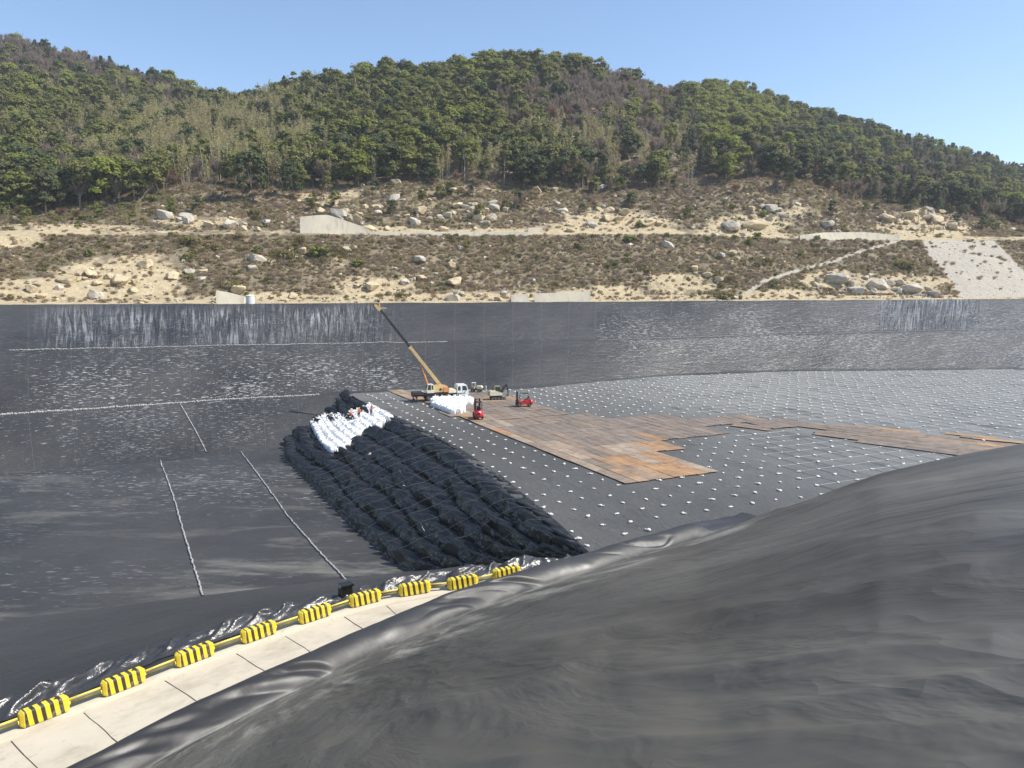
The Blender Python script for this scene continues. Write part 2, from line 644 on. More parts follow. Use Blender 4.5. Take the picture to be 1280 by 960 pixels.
# liners
M['liner_far'] = liner('liner_far', (.043, .041, .037), .46, ((.12, .5, .8), (.6, 1.4, .25)), glint_dash=(.85, 3.2, .585, .75), crinkle=True, dust=(.2, .5, .60, .5), seams=(7.0, .02), spec=.36)
M['liner_floor'] = liner('liner_floor', (.042, .0405, .037), .5, ((.10, .45, .7), (.5, 1.6, .25)), glint_dash=(.75, 2.4, .60, .7), dust=(.055, .19, .53, .75), dustcol=(.19, .18, .15))
M['liner_slope'] = liner('liner_slope', (.044, .0425, .039), .5, ((.10, .42, .9), (.5, .8, .2)), dust=(.1, .3, .62, .3))
M['liner_ridge'] = liner('liner_ridge', (.040, .040, .041), .30, ((.5, .9, .5), (1.8, 2.5, .3)), bumpd=.12)
M['liner_berm'] = liner('liner_berm', (.034, .033, .032), .46, ((.3, .6, .2), (1.2, 1.2, .06)), bumpd=.06, spec=.42, dust=(.2, 1.0, .48, .6))
M['liner_bank'] = liner('liner_bank', (.086, .080, .068), .52, ((.06, .26, 1.3), (.16, .6, .30), (.4, 1.7, .13)), bumpd=.36, spec=.28, dust=(.14, 1.0, .45, .8), dustcol=(.27, .25, .21), patches=.5, pmap=(.03, .2))  # patches paint the sheen of the folds as long light and dark streaks
M['liner_cell'] = liner('liner_cell', (.058, .056, .050), .52, ((.2, .3, .4), (1.0, 2.2, .2)), glint_dash=(.8, 2.6, .60, .35), dust=(.10, .22, .30, .6), dustcol=(.27, .265, .24), patches=.2)
M['film_black'] = liner('film_black', (.012, .0115, .011), .25, ((.5, .75, .8), (1.1, 1.6, .25)), bumpd=.22, spec=.65, patches=.2, dust=(.5, .8, .60, .15), dustcol=(.07, .07, .068))

# ------------------------------------------------------------------ ground sheet
me = npmesh('ground', np.array([(-640, -120, -4), (640, -120, -4), (640, 900, -4), (-640, 900, -4)]), np.array([[0, 1, 2, 3]]))
tag(link('ground', me, None, M['ground']), kind='structure')


def ctl(cols, *tab):
    tab = np.array(tab, float)
    return [np.interp(cols, tab[:, 0], tab[:, k]) for k in range(1, tab.shape[1])]


def smooth1(a, w):
    if w < 1:
        return a
    ker = np.hanning(2 * w + 3)[1:-1]
    ker /= ker.sum()
    pad = np.concatenate([2 * a[0] - a[w:0:-1], a, 2 * a[-1] - a[-2:-w - 2:-1]])
    return np.convolve(pad, ker, 'valid')


# ------------------------------------------------------------------ far bank (three lined slopes and their ledges)
cols = np.arange(-260, 1541, 3.0)
NC = len(cols)


def line_py_Y(tab, w=8):
    py, Y = ctl(cols, *tab)
    py, Y = smooth1(py, w), smooth1(Y, w)
    return np.array([PY(c, y, d) for c, y, d in zip(cols, py, Y)])


RIM_TAB = [(-260, 383, 118), (0, 380.5, 160), (320, 380, 182), (640, 378, 204), (960, 376, 222), (1280, 374, 240), (1540, 373, 254)]
rim = line_py_Y(RIM_TAB)
led1 = line_py_Y([(-260, 446, 104), (0, 439, 141), (320, 432, 161), (520, 428.5, 174), (640, 427.5, 181), (760, 425.5, 188), (960, 419, 204), (1280, 411, 219), (1540, 406, 232)])
py2, = ctl(cols, (-260, 545), (0, 520), (250, 503), (510, 488), (650, 487), (740, 479), (840, 470), (1000, 464), (1280, 462), (1540, 462))
py2 = smooth1(py2, 12)
led2 = np.array([P(c, y, 6.0) for c, y in zip(cols, py2)])
py3, = ctl(cols, (-260, 622), (0, 590), (200, 577), (330, 562), (510, 540), (700, 530), (1540, 510))
toe = np.array([P(c, y, 0.0) for c, y in zip(cols, smooth1(py3, 12))])
toe[:, 1] = np.minimum(toe[:, 1], led2[:, 1] - 10)
toe[:, 0] = np.array([ray(c, 480)[0] for c in cols]) * toe[:, 1]


def bench(line, w, dz=.15):
    """(outer edge, inner edge) of a small ledge along a line"""
    t = np.gradient(line, axis=0)[:, :2]
    t /= np.linalg.norm(t, axis=1)[:, None]
    n = np.stack([-t[:, 1], t[:, 0]], 1)            # towards the hill
    a = line.copy()
    a[:, :2] += n * w
    a[:, 2] += dz
    return a, n


rim_b, nrm = bench(rim, 1.6, .02)
rim_c = rim_b.copy()
rim_c[:, :2] += nrm * .6
rim_c[:, 2] -= 1.2
l1b, _ = bench(led1, 1.2, .12)
l2b, _ = bench(led2, 1.3, .10)
low = toe.copy()
low[:, :2] -= nrm * 2
low[:, 2] -= .9
rows, tags_ = [], []


def span(a, b, n, nm, last=False):
    for i in range(n + (1 if last else 0)):
        rows.append(a + (b - a) * i / n)
        tags_.append((nm, i / n))


span(rim_c, rim_b, 2, 'lip')
span(rim_b, rim, 2, 'lip')
span(rim, l1b, 22, 'up')
span(l1b, led1, 2, 'b1')
span(led1, l2b, 22, 'mid')
span(l2b, led2, 2, 'b2')
span(led2, toe, 16, 'low')
span(toe, low, 2, 'foot', True)
G = np.array(rows)
R = len(rows)
U = np.concatenate([[0], np.cumsum(np.linalg.norm(np.diff(led1, axis=0), axis=1))])
Vv = np.zeros((R, NC))
Vv[1:] = np.cumsum(np.linalg.norm(np.diff(G, axis=0), axis=2), axis=0)
UV = np.stack([np.repeat(U[None], R, 0), Vv], -1)
crk = np.zeros((R, NC))
dsh = np.zeros((R, NC))
dst = np.full((R, NC), .35)
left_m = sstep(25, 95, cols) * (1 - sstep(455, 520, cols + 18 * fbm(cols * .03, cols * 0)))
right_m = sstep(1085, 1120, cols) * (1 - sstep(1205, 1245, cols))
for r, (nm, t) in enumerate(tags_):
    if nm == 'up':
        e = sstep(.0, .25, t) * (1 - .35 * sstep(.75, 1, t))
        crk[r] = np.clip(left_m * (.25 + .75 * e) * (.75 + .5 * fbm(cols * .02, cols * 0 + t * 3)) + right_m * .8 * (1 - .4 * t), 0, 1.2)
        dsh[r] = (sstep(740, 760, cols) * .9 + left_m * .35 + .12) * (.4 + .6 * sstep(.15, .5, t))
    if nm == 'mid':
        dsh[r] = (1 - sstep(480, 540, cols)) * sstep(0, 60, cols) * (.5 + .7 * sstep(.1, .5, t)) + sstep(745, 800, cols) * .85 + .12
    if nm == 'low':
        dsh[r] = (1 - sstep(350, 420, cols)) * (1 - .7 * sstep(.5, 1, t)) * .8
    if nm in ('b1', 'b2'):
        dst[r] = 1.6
# folds and sag of the loose sheet, as real relief
und = .16 * fbm(UV[..., 0] * .13, UV[..., 1] * .13, 3)
fold = .38 * crk * (ridged(UV[..., 0] * .55 + .5 * fbm(UV[..., 0] * .2, UV[..., 1] * .3), UV[..., 1] * .05 + 3, 3) - .5)
G = G.copy()
G[..., 2] += und + fold
G[..., 1] -= fold * .8
fb = tag(link('bank', gridmesh('bank', G, UV, {'crinkle': crk.ravel(), 'glint_dash': dsh.ravel(), 'dust': dst.ravel()}, flip=True), None, M['liner_far']), kind='structure')

# ------------------------------------------------------------------ pit floor
xs = np.arange(-190, 12, .8)
ys = np.arange(38, 165, .8)
X, Y = np.meshgrid(xs, ys)
Z = .10 * fbm(X * .08, Y * .08, 3) + .03 * fbm(X * .6, Y * .6, 2)
pxg = 640 + F * X / (Y * cP + CAMZ * sP)
glint_dash = np.clip(.55 + .9 * fbm(X * .03 + 5, Y * .05, 3), 0, 1)
dustm = np.clip(.45 + 1.2 * fbm(X * .02 + 2, Y * .04 + 8, 3) + .6 * sstep(-38, -20, X), 0, 1.3)
uvf = np.stack([X, Y], -1)
tag(link('floor', gridmesh('floor', np.stack([X, Y, Z], -1), uvf, {'glint_dash': glint_dash.ravel(), 'dust': dustm.ravel()}), None, M['liner_floor']), kind='structure')

# ------------------------------------------------------------------ near lines: barriers, road, berm, ridge
BAR_PX = [(-62, 932), (55, 888), (154, 851), (243, 817), (323, 789), (393, 766), (456, 747), (518, 735), (578, 727), (633, 715.5)]
BAR = [P(x, y, 6.52) for x, y in BAR_PX]
for p in BAR:
    p[2] = 6.0
d0 = BAR[0] - BAR[1]
bl, bls = resample([BAR[0] + d0 * 6, BAR[0] + d0] + BAR + [BAR[-1] + (BAR[-1] - BAR[-2]) * 1.5], .25)
bl[:, 2] = 6.0


def normals2(l):
    t = np.gradient(l, axis=0)[:, :2]
    t /= np.linalg.norm(t, axis=1)[:, None]
    return t, np.stack([t[:, 1], -t[:, 0]], 1)      # right-hand side


bt, bn = normals2(bl)
LOW_PX = [(-300, 1190), (60, 1030), (225, 937), (340, 878), (417, 840), (527, 790), (597, 762), (673, 733), (740, 713), (800, 694), (872, 673)]
LOWP = [P(x, y, 6.15) for x, y in LOW_PX]
LOWP.append(LOWP[-1] + (LOWP[-1] - LOWP[-3]) * .8)
ml, mls = resample(LOWP, .08)                       # inner foot of the berm = start of the near bank
mt, mn = normals2(ml)

# road slab strip: from 1 m left of the barrier line to under the berm
nrow = []
for i in range(0, len(bl), 4):
    a = bl[i, :2] - bn[i] * .95
    # distance to the berm line along the normal
    d = ml[:, :2] - a
    al = d @ bt[i]
    ac = d @ bn[i]
    j = np.argmin(np.abs(al) + (ac < 0) * 99)
    w = float(np.clip(ac[j] - .4, 1.2, 8.0))
    nrow.append((a, bn[i], w, bls[i]))
roadV, roadU = [], []
ks = 7
for a, n_, w, s_ in nrow:
    for k in range(ks):
        q = a + n_ * w * k / (ks - 1)
        roadV.append((q[0], q[1], 6.0 + .012 * float(fbm(q[0] * .3, q[1] * .3, 2))))
        roadU.append((s_, w * k / (ks - 1)))
roadG = np.array(roadV).reshape(-1, ks, 3)
road = tag(link('road', gridmesh('road', roadG, np.array(roadU).reshape(-1, ks, 2), flip=True), None, M['road_concrete']), kind='structure')
# low kerb under the barriers and the thin joints between the slabs
kv = []
for a, n_, w, s_ in nrow:
    for off, z in ((.02, 5.9), (.02, 6.12), (1.55, 6.12), (1.58, 6.0), (1.58, 5.9)):
        q = a + n_ * off
        kv.append((q[0], q[1], z))
kg = np.array(kv).reshape(-1, 5, 3)
kuv = np.stack([np.repeat(np.array([r[3] for r in nrow])[:, None], 5, 1), np.repeat(np.array([[0, .2, 1.6, 1.7, 1.8]]), len(nrow), 0) + 3], -1)
tag(link('kerb', gridmesh('kerb', kg, kuv, flip=True), None, M['road_concrete']), kind='structure')
jm = MB()
bar_s = []
for p in BAR:
    bar_s.append(float(bls[np.argmin(np.linalg.norm(bl[:, :2] - p[:2], axis=1))]))
for i in range(len(bar_s)):
    sj = bar_s[i] + 1.75
    k = min(len(nrow) - 1, int(round(sj / (bls[4] - bls[0]))))
    a, n_, w, _s = nrow[k]
    prev = None
    q0 = a + n_ * 1.62
    for f_ in np.linspace(0, 1, 9):
        q = q0 + n_ * (w - 1.62) * f_ + bt[min(k * 4, len(bt) - 1)] * (random.uniform(-.035, .035))
        if prev is not None:
            jm.bar((prev[0], prev[1], 6.016), (q[0], q[1], 6.016), random.uniform(.018, .04), .02)
        prev = q
tag(jm.build('road_joint', M['tar']), kind='structure')

# slope from the road down to the pit floor, with the wrinkled liner ridge along the road
RIDGE_PX = [(-330, 1010), (-120, 930), (0, 893), (112, 847), (233, 799), (360, 766), (430, 747), (500, 731), (570, 719), (640, 708), (700, 702), (735, 698)]
rl, rls = resample([P(x, y, 6.1) for x, y in RIDGE_PX], .14)
rt, rn = normals2(rl)
offs = np.linspace(-1.0, 1.0, 30)
RG, RU = np.zeros((len(rl), 30, 3)), np.zeros((len(rl), 30, 2))
s_ = rls[:, None]
o_ = offs[None, :]
prof = np.exp(-(o_ / .55) ** 2)
mean = .42 + .16 * fbm(s_ * .35, s_ * 0, 3)
wr = ridged(s_ * .75 + o_ * .9 + .8 * fbm(s_ * .5, o_ * 1.1), o_ * .8 + s_ * .05, 3) - .5
Zr = 6.02 + prof * (mean + .85 * wr) + .12 * wr * np.exp(-(o_ / .9) ** 4)
side = .30 * fbm(s_ * .5, s_ * 0 + 3, 3) + .25 * wr * prof
RG[..., 0] = rl[:, 0:1] + rn[:, 0:1] * (o_ + side)
RG[..., 1] = rl[:, 1:2] + rn[:, 1:2] * (o_ + side)
RG[..., 2] = Zr
RU[..., 0] = s_
RU[..., 1] = o_
tag(link('ridge', gridmesh('ridge', RG, RU, {'glint_dash': np.zeros(RG.shape[:2]).ravel(), 'dust': np.zeros(RG.shape[:2]).ravel()}, flip=True), None, M['liner_ridge']), kind='structure')

TOE_PX = [(-330, 815), (0, 776), (150, 757), (250, 745), (370, 730), (430, 724), (500, 716), (560, 706), (640, 696), (740, 690), (870, 672)]
toe_n = np.array([P(x, y, -.1) for x, y in TOE_PX])
q = np.linspace(0, 1, 260)
ta, _ = resample(toe_n, .5)
tb = np.stack([np.interp(q, np.linspace(0, 1, len(ta)), ta[:, k]) for k in range(3)], 1)
ra = np.stack([np.interp(q, np.linspace(0, 1, len(rl)), rl[:, k]) for k in range(3)], 1)
ra[:, 2] = 5.98
_, rnn = normals2(ra)
rin = ra.copy()
rin[:, :2] += rnn * 1.3
SG = np.array([rin] + [ra + (tb - ra) * (t - .06 * math.sin(math.pi * t)) for t in np.linspace(0, 1, 34)]).transpose(1, 0, 2)
su = np.concatenate([[0], np.cumsum(np.linalg.norm(np.diff(ra, axis=0), axis=1))])
sv = np.concatenate([np.zeros((260, 1)), np.cumsum(np.linalg.norm(np.diff(SG, axis=1), axis=2), axis=1)], 1)
SU = np.stack([np.repeat(su[:, None], 35, 1), sv], -1)
SG[:, 1:, 2] += .10 * fbm(SU[:, 1:, 0] * .12, SU[:, 1:, 1] * .3, 3)
tag(link('slope', gridmesh('slope', SG, SU, {'dust': np.full(SG.shape[:2], .5).ravel()}), None, M['liner_slope']), kind='structure')

# berm between road and near bank, wrapped in kinked liner
no = 64
bo = np.linspace(-.25, 3.0, no)
s_ = mls[:, None]
o_ = bo[None, :]
ph_ = np.clip((o_ - .1) / 2.45, 0, 1)
prof = np.sin(math.pi * ph_) ** .7
kink = ridged(s_ * .20 + .25 * o_ + .5 * fbm(s_ * .15, o_ * .4, 2), o_ * .22 + s_ * .03, 2)
kk = sstep(0, 1, np.clip((kink - .60) * 4.0, 0, 1))
prof = prof * (1 - .9 * sstep(mls[-1] - 9, mls[-1] - 1.5, s_))
Zb = 6.02 + prof * (.98 + .20 * fbm(s_ * .12, s_ * 0, 3) - .42 * kk * sstep(.0, .9, 1.9 - o_)) + .03 * fbm(s_ * .9, o_ * 1.3, 3) * prof
lat = .22 * fbm(s_ * .18, s_ * 0 + 7, 3)
BG = np.zeros((len(ml), no, 3))
BG[..., 0] = ml[:, 0:1] - mn[:, 0:1] * (o_ + lat)
BG[..., 1] = ml[:, 1:2] - mn[:, 1:2] * (o_ + lat)
BG[..., 2] = Zb
BU = np.stack([np.repeat(s_, no, 1), np.repeat(o_, len(ml), 0)], -1)
tag(link('berm', gridmesh('berm', BG, BU, {'dust': (1 - sstep(.1, .6, BU[..., 1])).ravel() * .8}), None, M['liner_berm']), kind='structure')

# ------------------------------------------------------------------ near bank (the slope below the camera)
O_ = P(225, 937, 6.0)[:2]
u_ = np.array([.774, .633])
w_ = np.array([.633, -.774])
KB = 18.2 / float((-O_) @ w_)


def plane_Y(px, py):
    a, b = ray(px, py)
    # 26 + bY = 6 + KB*((aY-Ox)wx+(Y-Oy)wy)
    k = KB * (a * w_[0] + w_[1])
    c0 = 6 - KB * (O_ @ w_)
    return (c0 - CAMZ) / (b - k)


nbc = np.arange(-240, 1561, 4.0)
lowq = np.array([proj(p) for p in ml])
CREST = [(872, 673, None), (940, 649, 59), (1000, 628, 56), (1060, 606, 53), (1100, 592, 51), (1200, 569, 46.5), (1280, 554.5, 43), (1420, 535, 37), (1560, 520, 32)]
cr = np.array([(a, b, (c if c else float(PY(872, 673, 1)[1]))) for a, b, c in CREST], float)
yl = P(872, 673, 6.15)[1]
cr[0, 2] = yl
BGrid, = [[]]
for c in nbc:
    ybot = 1200.0
    Yb = plane_Y(c, ybot)
    a, b = ray(c, ybot)
    if c < 872:
        o = np.argsort(lowq[:, 0])
        ytop = float(np.interp(c, lowq[o, 0], lowq[o, 1]))
        Yt = float(np.interp(c, lowq[o, 0], ml[o, 1]))
    else:
        ytop = float(np.interp(c, cr[:, 0], cr[:, 1]))
        Yt = float(np.interp(c, cr[:, 0], cr[:, 2]))
    col = []
    n = 190
    for i in range(n):
        t = i / (n - 1)
        t = 1 - (1 - t) ** 1.35
        py = ybot + (ytop - ybot) * t
        iY = 1 / Yb + (1 / Yt - 1 / Yb) * t
        col.append(PY(c, py, 1 / iY))
    e = col[-1]
    ff = sstep(820, 960, c)
    d1 = np.array([-.05, 1.0])
    for dd, dz in ((1.0, .55), (2.5, 1.8), (5, 4.2), (9, 8.0), (14, 13.0)):
        z = max(4.6 if c > 860 else 5.2, e[2] - dz * ff - .5 * (1 - ff))
        col.append(np.array([e[0] + d1[0] * dd, e[1] + d1[1] * dd * (ff * .9 + .03), z]))
    BGrid.append(col)
NB = np.array(BGrid)
# smooth the columns sideways so that the crest is round
for _ in range(3):
    NB[1:-1] = (NB[:-2] + 2 * NB[1:-1] + NB[2:]) / 4
p1, p2 = NB[:, :, :][len(nbc) // 2, 60], None
fa = PY(680, 802, plane_Y(680, 802))
fb_ = PY(1280, 702, 1 / (1 / plane_Y(1280, 1200) + (1 / 43.0 - 1 / plane_Y(1280, 1200)) * (1200 - 702) / (1200 - 554.5)))
fd = (fb_ - fa)[:2]
fd /= np.linalg.norm(fd)
fn = np.array([fd[1], -fd[0]])
UB = np.stack([NB[..., :2] @ fd, NB[..., :2] @ fn], -1)
_c = UB[..., 1]
UB[..., 1] = -14 * np.log(np.clip(_c.max() - _c, 0, 60) + 7.0)
sfoot = np.full(NB.shape[:2], 1e9)
for q in ml[::20]:
    sfoot = np.minimum(sfoot, np.hypot(NB[..., 0] - q[0], NB[..., 1] - q[1]))
dep = np.clip(NB[..., 1] / 45, .12, 1)
nbz = .7 * fbm(UB[..., 0] * .03, UB[..., 1] * .13, 2) + .55 * (ridged(UB[..., 0] * .022 + .35 * fbm(UB[..., 0] * .04, UB[..., 1] * .06, 2), UB[..., 1] * .17, 1) - .5) + .3 * (ridged(UB[..., 0] * .035 + 7, UB[..., 1] * .42 + .4 * fbm(UB[..., 0] * .05, UB[..., 1] * .1, 2), 1) - .5)
edge = np.ones(190 + 5)
edge[:190] = 1 - sstep(.35, .80, np.arange(190) / 189.0)
edge[190:] = 0
NB[..., 2] += dep ** .7 * nbz * (.04 + .96 * np.maximum(edge[None, :], .55 * (sstep(1.5, 16, sfoot) * (1 - sstep(560, 860, nbc))[:, None]))) * sstep(.5, 9, sfoot)
# single long creases and welded seams running up the bank
CRE = [([(640, 806), (680, 802), (980, 760), (1280, 702), (1500, 655)], .07, .16), ([(900, 897), (957, 889), (1280, 845), (1500, 812)], .05, .10), ([(760, 668), (942, 642), (1280, 592), (1500, 560)], .16, .34),
       ([(420, 905), (700, 862), (1000, 830), (1300, 800)], .05, .13), ([(560, 960), (800, 928), (1100, 915), (1500, 900)], .035, .08), ([(700, 742), (900, 712), (1280, 640)], .10, .25), ([(300, 985), (520, 900), (760, 822)], .08, .18),
       ([(1000, 1010), (1200, 960), (1500, 930)], .03, .07), ([(820, 775), (1100, 700), (1400, 660)], .07, .2)]
for line, hh, ww in CRE:
    ln = np.array(line, float)
    for ci, c in enumerate(nbc):
        if c < ln[0, 0] or c > ln[-1, 0]:
            continue
        yl_ = np.interp(c, ln[:, 0], ln[:, 1]) + 3.0 * float(fbm(c * .012, ln[0, 1], 3))
        fade = min(1, (c - ln[0, 0]) / 60, (ln[-1, 0] - c) / 60)
        ys_ = np.array([proj(p_)[1] for p_ in NB[ci, :190]])
        d_ = (ys_ - yl_) * NB[ci, :190, 1] / F / (ww * .75)
        NB[ci, :190, 2] += 1.4 * hh * fade * np.exp(-np.abs(d_) ** 1.2) * (.7 + .6 * float(vnoise(c * .02, ln[0, 0])))
# distance from the berm: dusty strip along the foot
sfoot = np.full(NB.shape[:2], 1e9)
for q in ml[::20]:
    sfoot = np.minimum(sfoot, np.hypot(NB[..., 0] - q[0], NB[..., 1] - q[1]))
sfoot = np.full(NB.shape[:2], 1e9)
for q in ml[::20]:
    sfoot = np.minimum(sfoot, np.hypot(NB[..., 0] - q[0], NB[..., 1] - q[1]))
dnb = np.clip(1.5 * np.exp(-((sfoot - .9) / 1.3) ** 2) + 1.25 * np.exp(-((sfoot - 8.0) / 3.2) ** 2) + .3 * np.exp(-(sfoot / 9) ** 2), 0, 1.2) + .05
tag(link('embankment', gridmesh('embankment', NB, UB, {'dust': dnb.ravel()}, flip=True), None, M['liner_bank']), kind='structure')

# ------------------------------------------------------------------ the cell: bag stack with its top and its stepped face
TOE_L = [P(870, 676, 5.0) + np.array([-4, 0, 0])]
F_TOE = np.array([P(738, 699, 5.9), P(560, 730, 0), P(500, 712, 0), P(430, 650, 0), P(388, 605, 0), P(355, 575, 0), (-42.0, 141.0, 0), (-41.0, 156.0, 0), (-36.0, 168.0, 0)], float)
F_TOP = np.array([P(743, 697, 6), P(716, 679, 6), P(690, 656, 6), P(612, 592, 6), P(552, 552, 6), P(488, 521, 6), P(455, 505, 6), P(432, 493, 6), P(446, 490, 6)], float)
tl, _ = resample(F_TOE, .5)
pl, _ = resample(F_TOP, .5)
NS = 620
q = np.linspace(0, 1, NS)
# keep the two lines in step: parametrise by their control points
def bycontrol(C, q):
    k = np.linspace(0, 1, len(C))
    return np.stack([smooth1(np.interp(q, k, C[:, j]), 30) for j in range(3)], 1)


kt = np.concatenate([[0], np.cumsum(np.linalg.norm(np.diff((F_TOE + F_TOP) / 2, axis=0), axis=1))])
kt /= kt[-1]


def bylen(C, q):
    return np.stack([smooth1(np.interp(q, kt, C[:, j]), 22) for j in range(3)], 1)


A_ = bylen(F_TOE, q)
B_ = bylen(F_TOP, q)
midl = (A_ + B_) / 2
SL = np.concatenate([[0], np.cumsum(np.linalg.norm(np.diff(midl, axis=0), axis=1))])
NR = 6                                               # layers of bags
NT = 150
tt = np.linspace(0, 1.06, NT)


def steps(t):
    """rounded stair: height fraction at t"""
    k = np.floor(t * NR)
    f = t * NR - k
    return np.clip((k + sstep(.0, .42, f)) / NR, 0, 1)


Sg = SL[:, None] * np.ones((1, NT))
Tg = tt[None, :] * np.ones((NS, 1))
wob = .55 / NR * fbm(Sg * .13, Tg * 9, 3) + .2 / NR * fbm(Sg * .8, Tg * 14, 2)
Te = np.clip(Tg + wob * sstep(0, .05, Tg) * (1 - sstep(.97, 1.03, Tg)), 0, 1.06)
row = np.floor(Te * NR)
ff = Te * NR - row
zt = np.clip(1 - SL / 9.0, 0, 1)[:, None] ** .8 * 5.9
Zm = zt + (6 - zt) * steps(Te)
bagph = Sg / 1.75 + row * .5 + .45 * fbm(Sg * .22, row * 3.1 + .5, 2)
fb_a = np.abs(2 * (bagph - np.floor(bagph)) - 1)
fb_b = np.abs(2 * np.clip((ff + .12) / 1.12, 0, 1) - 1)
hgt = .55 + .85 * vnoise(np.floor(bagph) * 3.7 + .5, row * 5.3 + .5)
pil = np.sqrt(np.clip(1 - fb_a ** 2.6, 0, 1)) * np.sqrt(np.clip(1 - fb_b ** 3.2, 0, 1)) * hgt
sag = ridged(Sg * .22 + .7 * fbm(Sg * .15, Te * 3, 2), Te * 2.6 + Sg * .04, 2) - .5
fold = ridged(Sg * .75 + 1.1 * fbm(Sg * .2, Te * 3.0, 2) + Te * 2.5, Te * 2.2 - Sg * .10, 1) - .5
inside = sstep(0, .03, Tg) * (1 - sstep(.99, 1.05, Tg)) * (.2 + .8 * sstep(0, 7, Sg))
near_end = 1 - sstep(8, 22, Sg)
outw = (B_ - A_)[:, :2]
outw = -outw / np.maximum(np.linalg.norm(outw, axis=1), .5)[:, None]
push = inside * (1.25 * pil + .6 * sag + .24 * fold - .9) * (1 + .35 * near_end)
MG = np.zeros((NS, NT, 3))
base = A_[:, None, :2] + (B_ - A_)[:, None, :2] * Tg[..., None]
MG[..., :2] = base + outw[:, None, :] * push[..., None]
MG[..., 2] = Zm + inside * (.85 * pil + .35 * sag + .26 * fold - .55) + .04
farm = sstep(SL[-1] * .80, SL[-1] * .90, Sg)
MG[..., 2] += farm * inside * (.8 * sag + .5 * np.clip(fbm(Sg * .35, Te * 4, 2), 0, 1)) * sstep(.5, .9, Tg)
MU = np.stack([Sg, Tg * 14], -1)
WHITE_POLY = [(388, 537), (403, 526), (431, 524), (450, 519), (461, 514), (464, 507), (470, 507), (476, 515), (489, 523), (474, 534), (460, 536), (445, 547), (431, 561), (420, 566), (405, 560), (392, 543)]
keep = np.ones((NS - 1, NT - 1), bool)
base3 = np.concatenate([base, Zm[..., None] + .3], -1)
for i in range(NS - 1):
    if SL[i] < SL[-1] * .4:
        continue
    for j in range(NT - 1):
        x, y = proj(base3[i, j])
        if inpoly(x, y, WHITE_POLY):
            keep[i, j] = False
film = link('tarpaulin', gridmesh('tarpaulin', MG, MU, {'dust': np.full((NS, NT), .6).ravel()}, keep=keep), None, M['film_black'])
tag(film, 'crumpled black plastic film draped over the stepped stack of bulk bags', 'tarpaulin')

# plateau: the lined top of the cell, from the stack's edge to the far bank and the near bank
rowsY = []
pyl = []
for i in range(0, NS, 2):
    pyl.append((B_[i, 0], B_[i, 1]))
pyl = np.array(pyl)
o = np.argsort(pyl[:, 1])
pyl = pyl[o]
Ys = np.concatenate([np.arange(50, 66, .8), np.arange(66, 262, .9)])
xe = np.interp(Ys, pyl[:, 1], pyl[:, 0], left=pyl[0, 0], right=pyl[-1, 0])
near_cut = np.interp(Ys, [50, 55, 58, 61, 68], [16, 8, 5.5, 4.8, -20])
xe = np.where(Ys < 62, np.maximum(near_cut, 4.0), xe)
un = np.concatenate([np.linspace(0, .25, 90), np.linspace(.253, 1, 150)])
xe = np.where(Ys > 160, np.interp(Ys, [160, 172], [-26, -12]), xe)
PG = np.zeros((len(Ys), len(un), 3))
PG[..., 0] = xe[:, None] - .5 + (200 - xe[:, None]) * un[None, :]
PG[..., 1] = Ys[:, None]
PG[..., 2] = 6.0 + .10 * fbm(PG[..., 0] * .06, PG[..., 1] * .06, 3) + .035 * fbm(PG[..., 0] * .5, PG[..., 1] * .5, 2)
PU = PG[..., :2] @ np.array([[.42, .907], [-.907, .42]])
dm = np.clip(.25 + sstep(15, 60, PG[..., 0]) * .7 + sstep(100, 150, PG[..., 1]) * .45 + .3 * fbm(PG[..., 0] * .03, PG[..., 1] * .03), 0, 1.3)
tag(link('terrain', gridmesh('terrain', PG, PU, {'glint_dash': np.clip(dm, .2, 1).ravel(), 'dust': dm.ravel()}), None, M['liner_cell']), kind='structure')


def cellz(x, y):
    return 6.0 + .10 * float(fbm(x * .06, y * .06, 3)) + .035 * float(fbm(x * .5, y * .5, 2))


# ------------------------------------------------------------------ hill terrain
hc = np.arange(-320, 1621, 5.0)
HC = len(hc)
rp, rY = ctl(hc, *([(-320, 384, 110)] + RIM_TAB + [(1620, 372, 262)]))
SKY = [(-320, 10), (0, 44), (60, 55), (100, 68), (200, 97), (290, 124), (312, 121), (350, 110), (400, 101), (450, 91), (550, 86), (600, 78), (650, 70), (690, 70), (740, 82), (800, 100), (832, 111), (860, 108), (900, 112), (950, 120), (1000, 133), (1050, 149), (1130, 170), (1200, 189), (1280, 212), (1620, 300)]
sk, = ctl(hc, *SKY)
ridY, = ctl(hc, (-320, 520), (0, 540), (280, 520), (330, 470), (450, 420), (650, 430), (800, 450), (880, 520), (1000, 540), (1280, 580), (1620, 600))
b2, = ctl(hc, (-320, 297), (0, 293), (130, 294), (320, 293), (640, 294), (840, 292), (1000, 299), (1130, 300), (1280, 300), (1620, 302))
p4, = ctl(hc, (-320, 262), (0, 268), (130, 262), (220, 242), (300, 238), (400, 242), (520, 228), (640, 236), (760, 242), (860, 236), (940, 222), (1000, 226), (1100, 258), (1200, 268), (1280, 286), (1620, 296))
off = lambda k: rY + k


def hl(py, Yv):
    py, Yv = smooth1(np.asarray(py, float), 4), smooth1(np.asarray(Yv, float), 4)
    return np.array([PY(c, y, d) for c, y, d in zip(hc, py, Yv)])


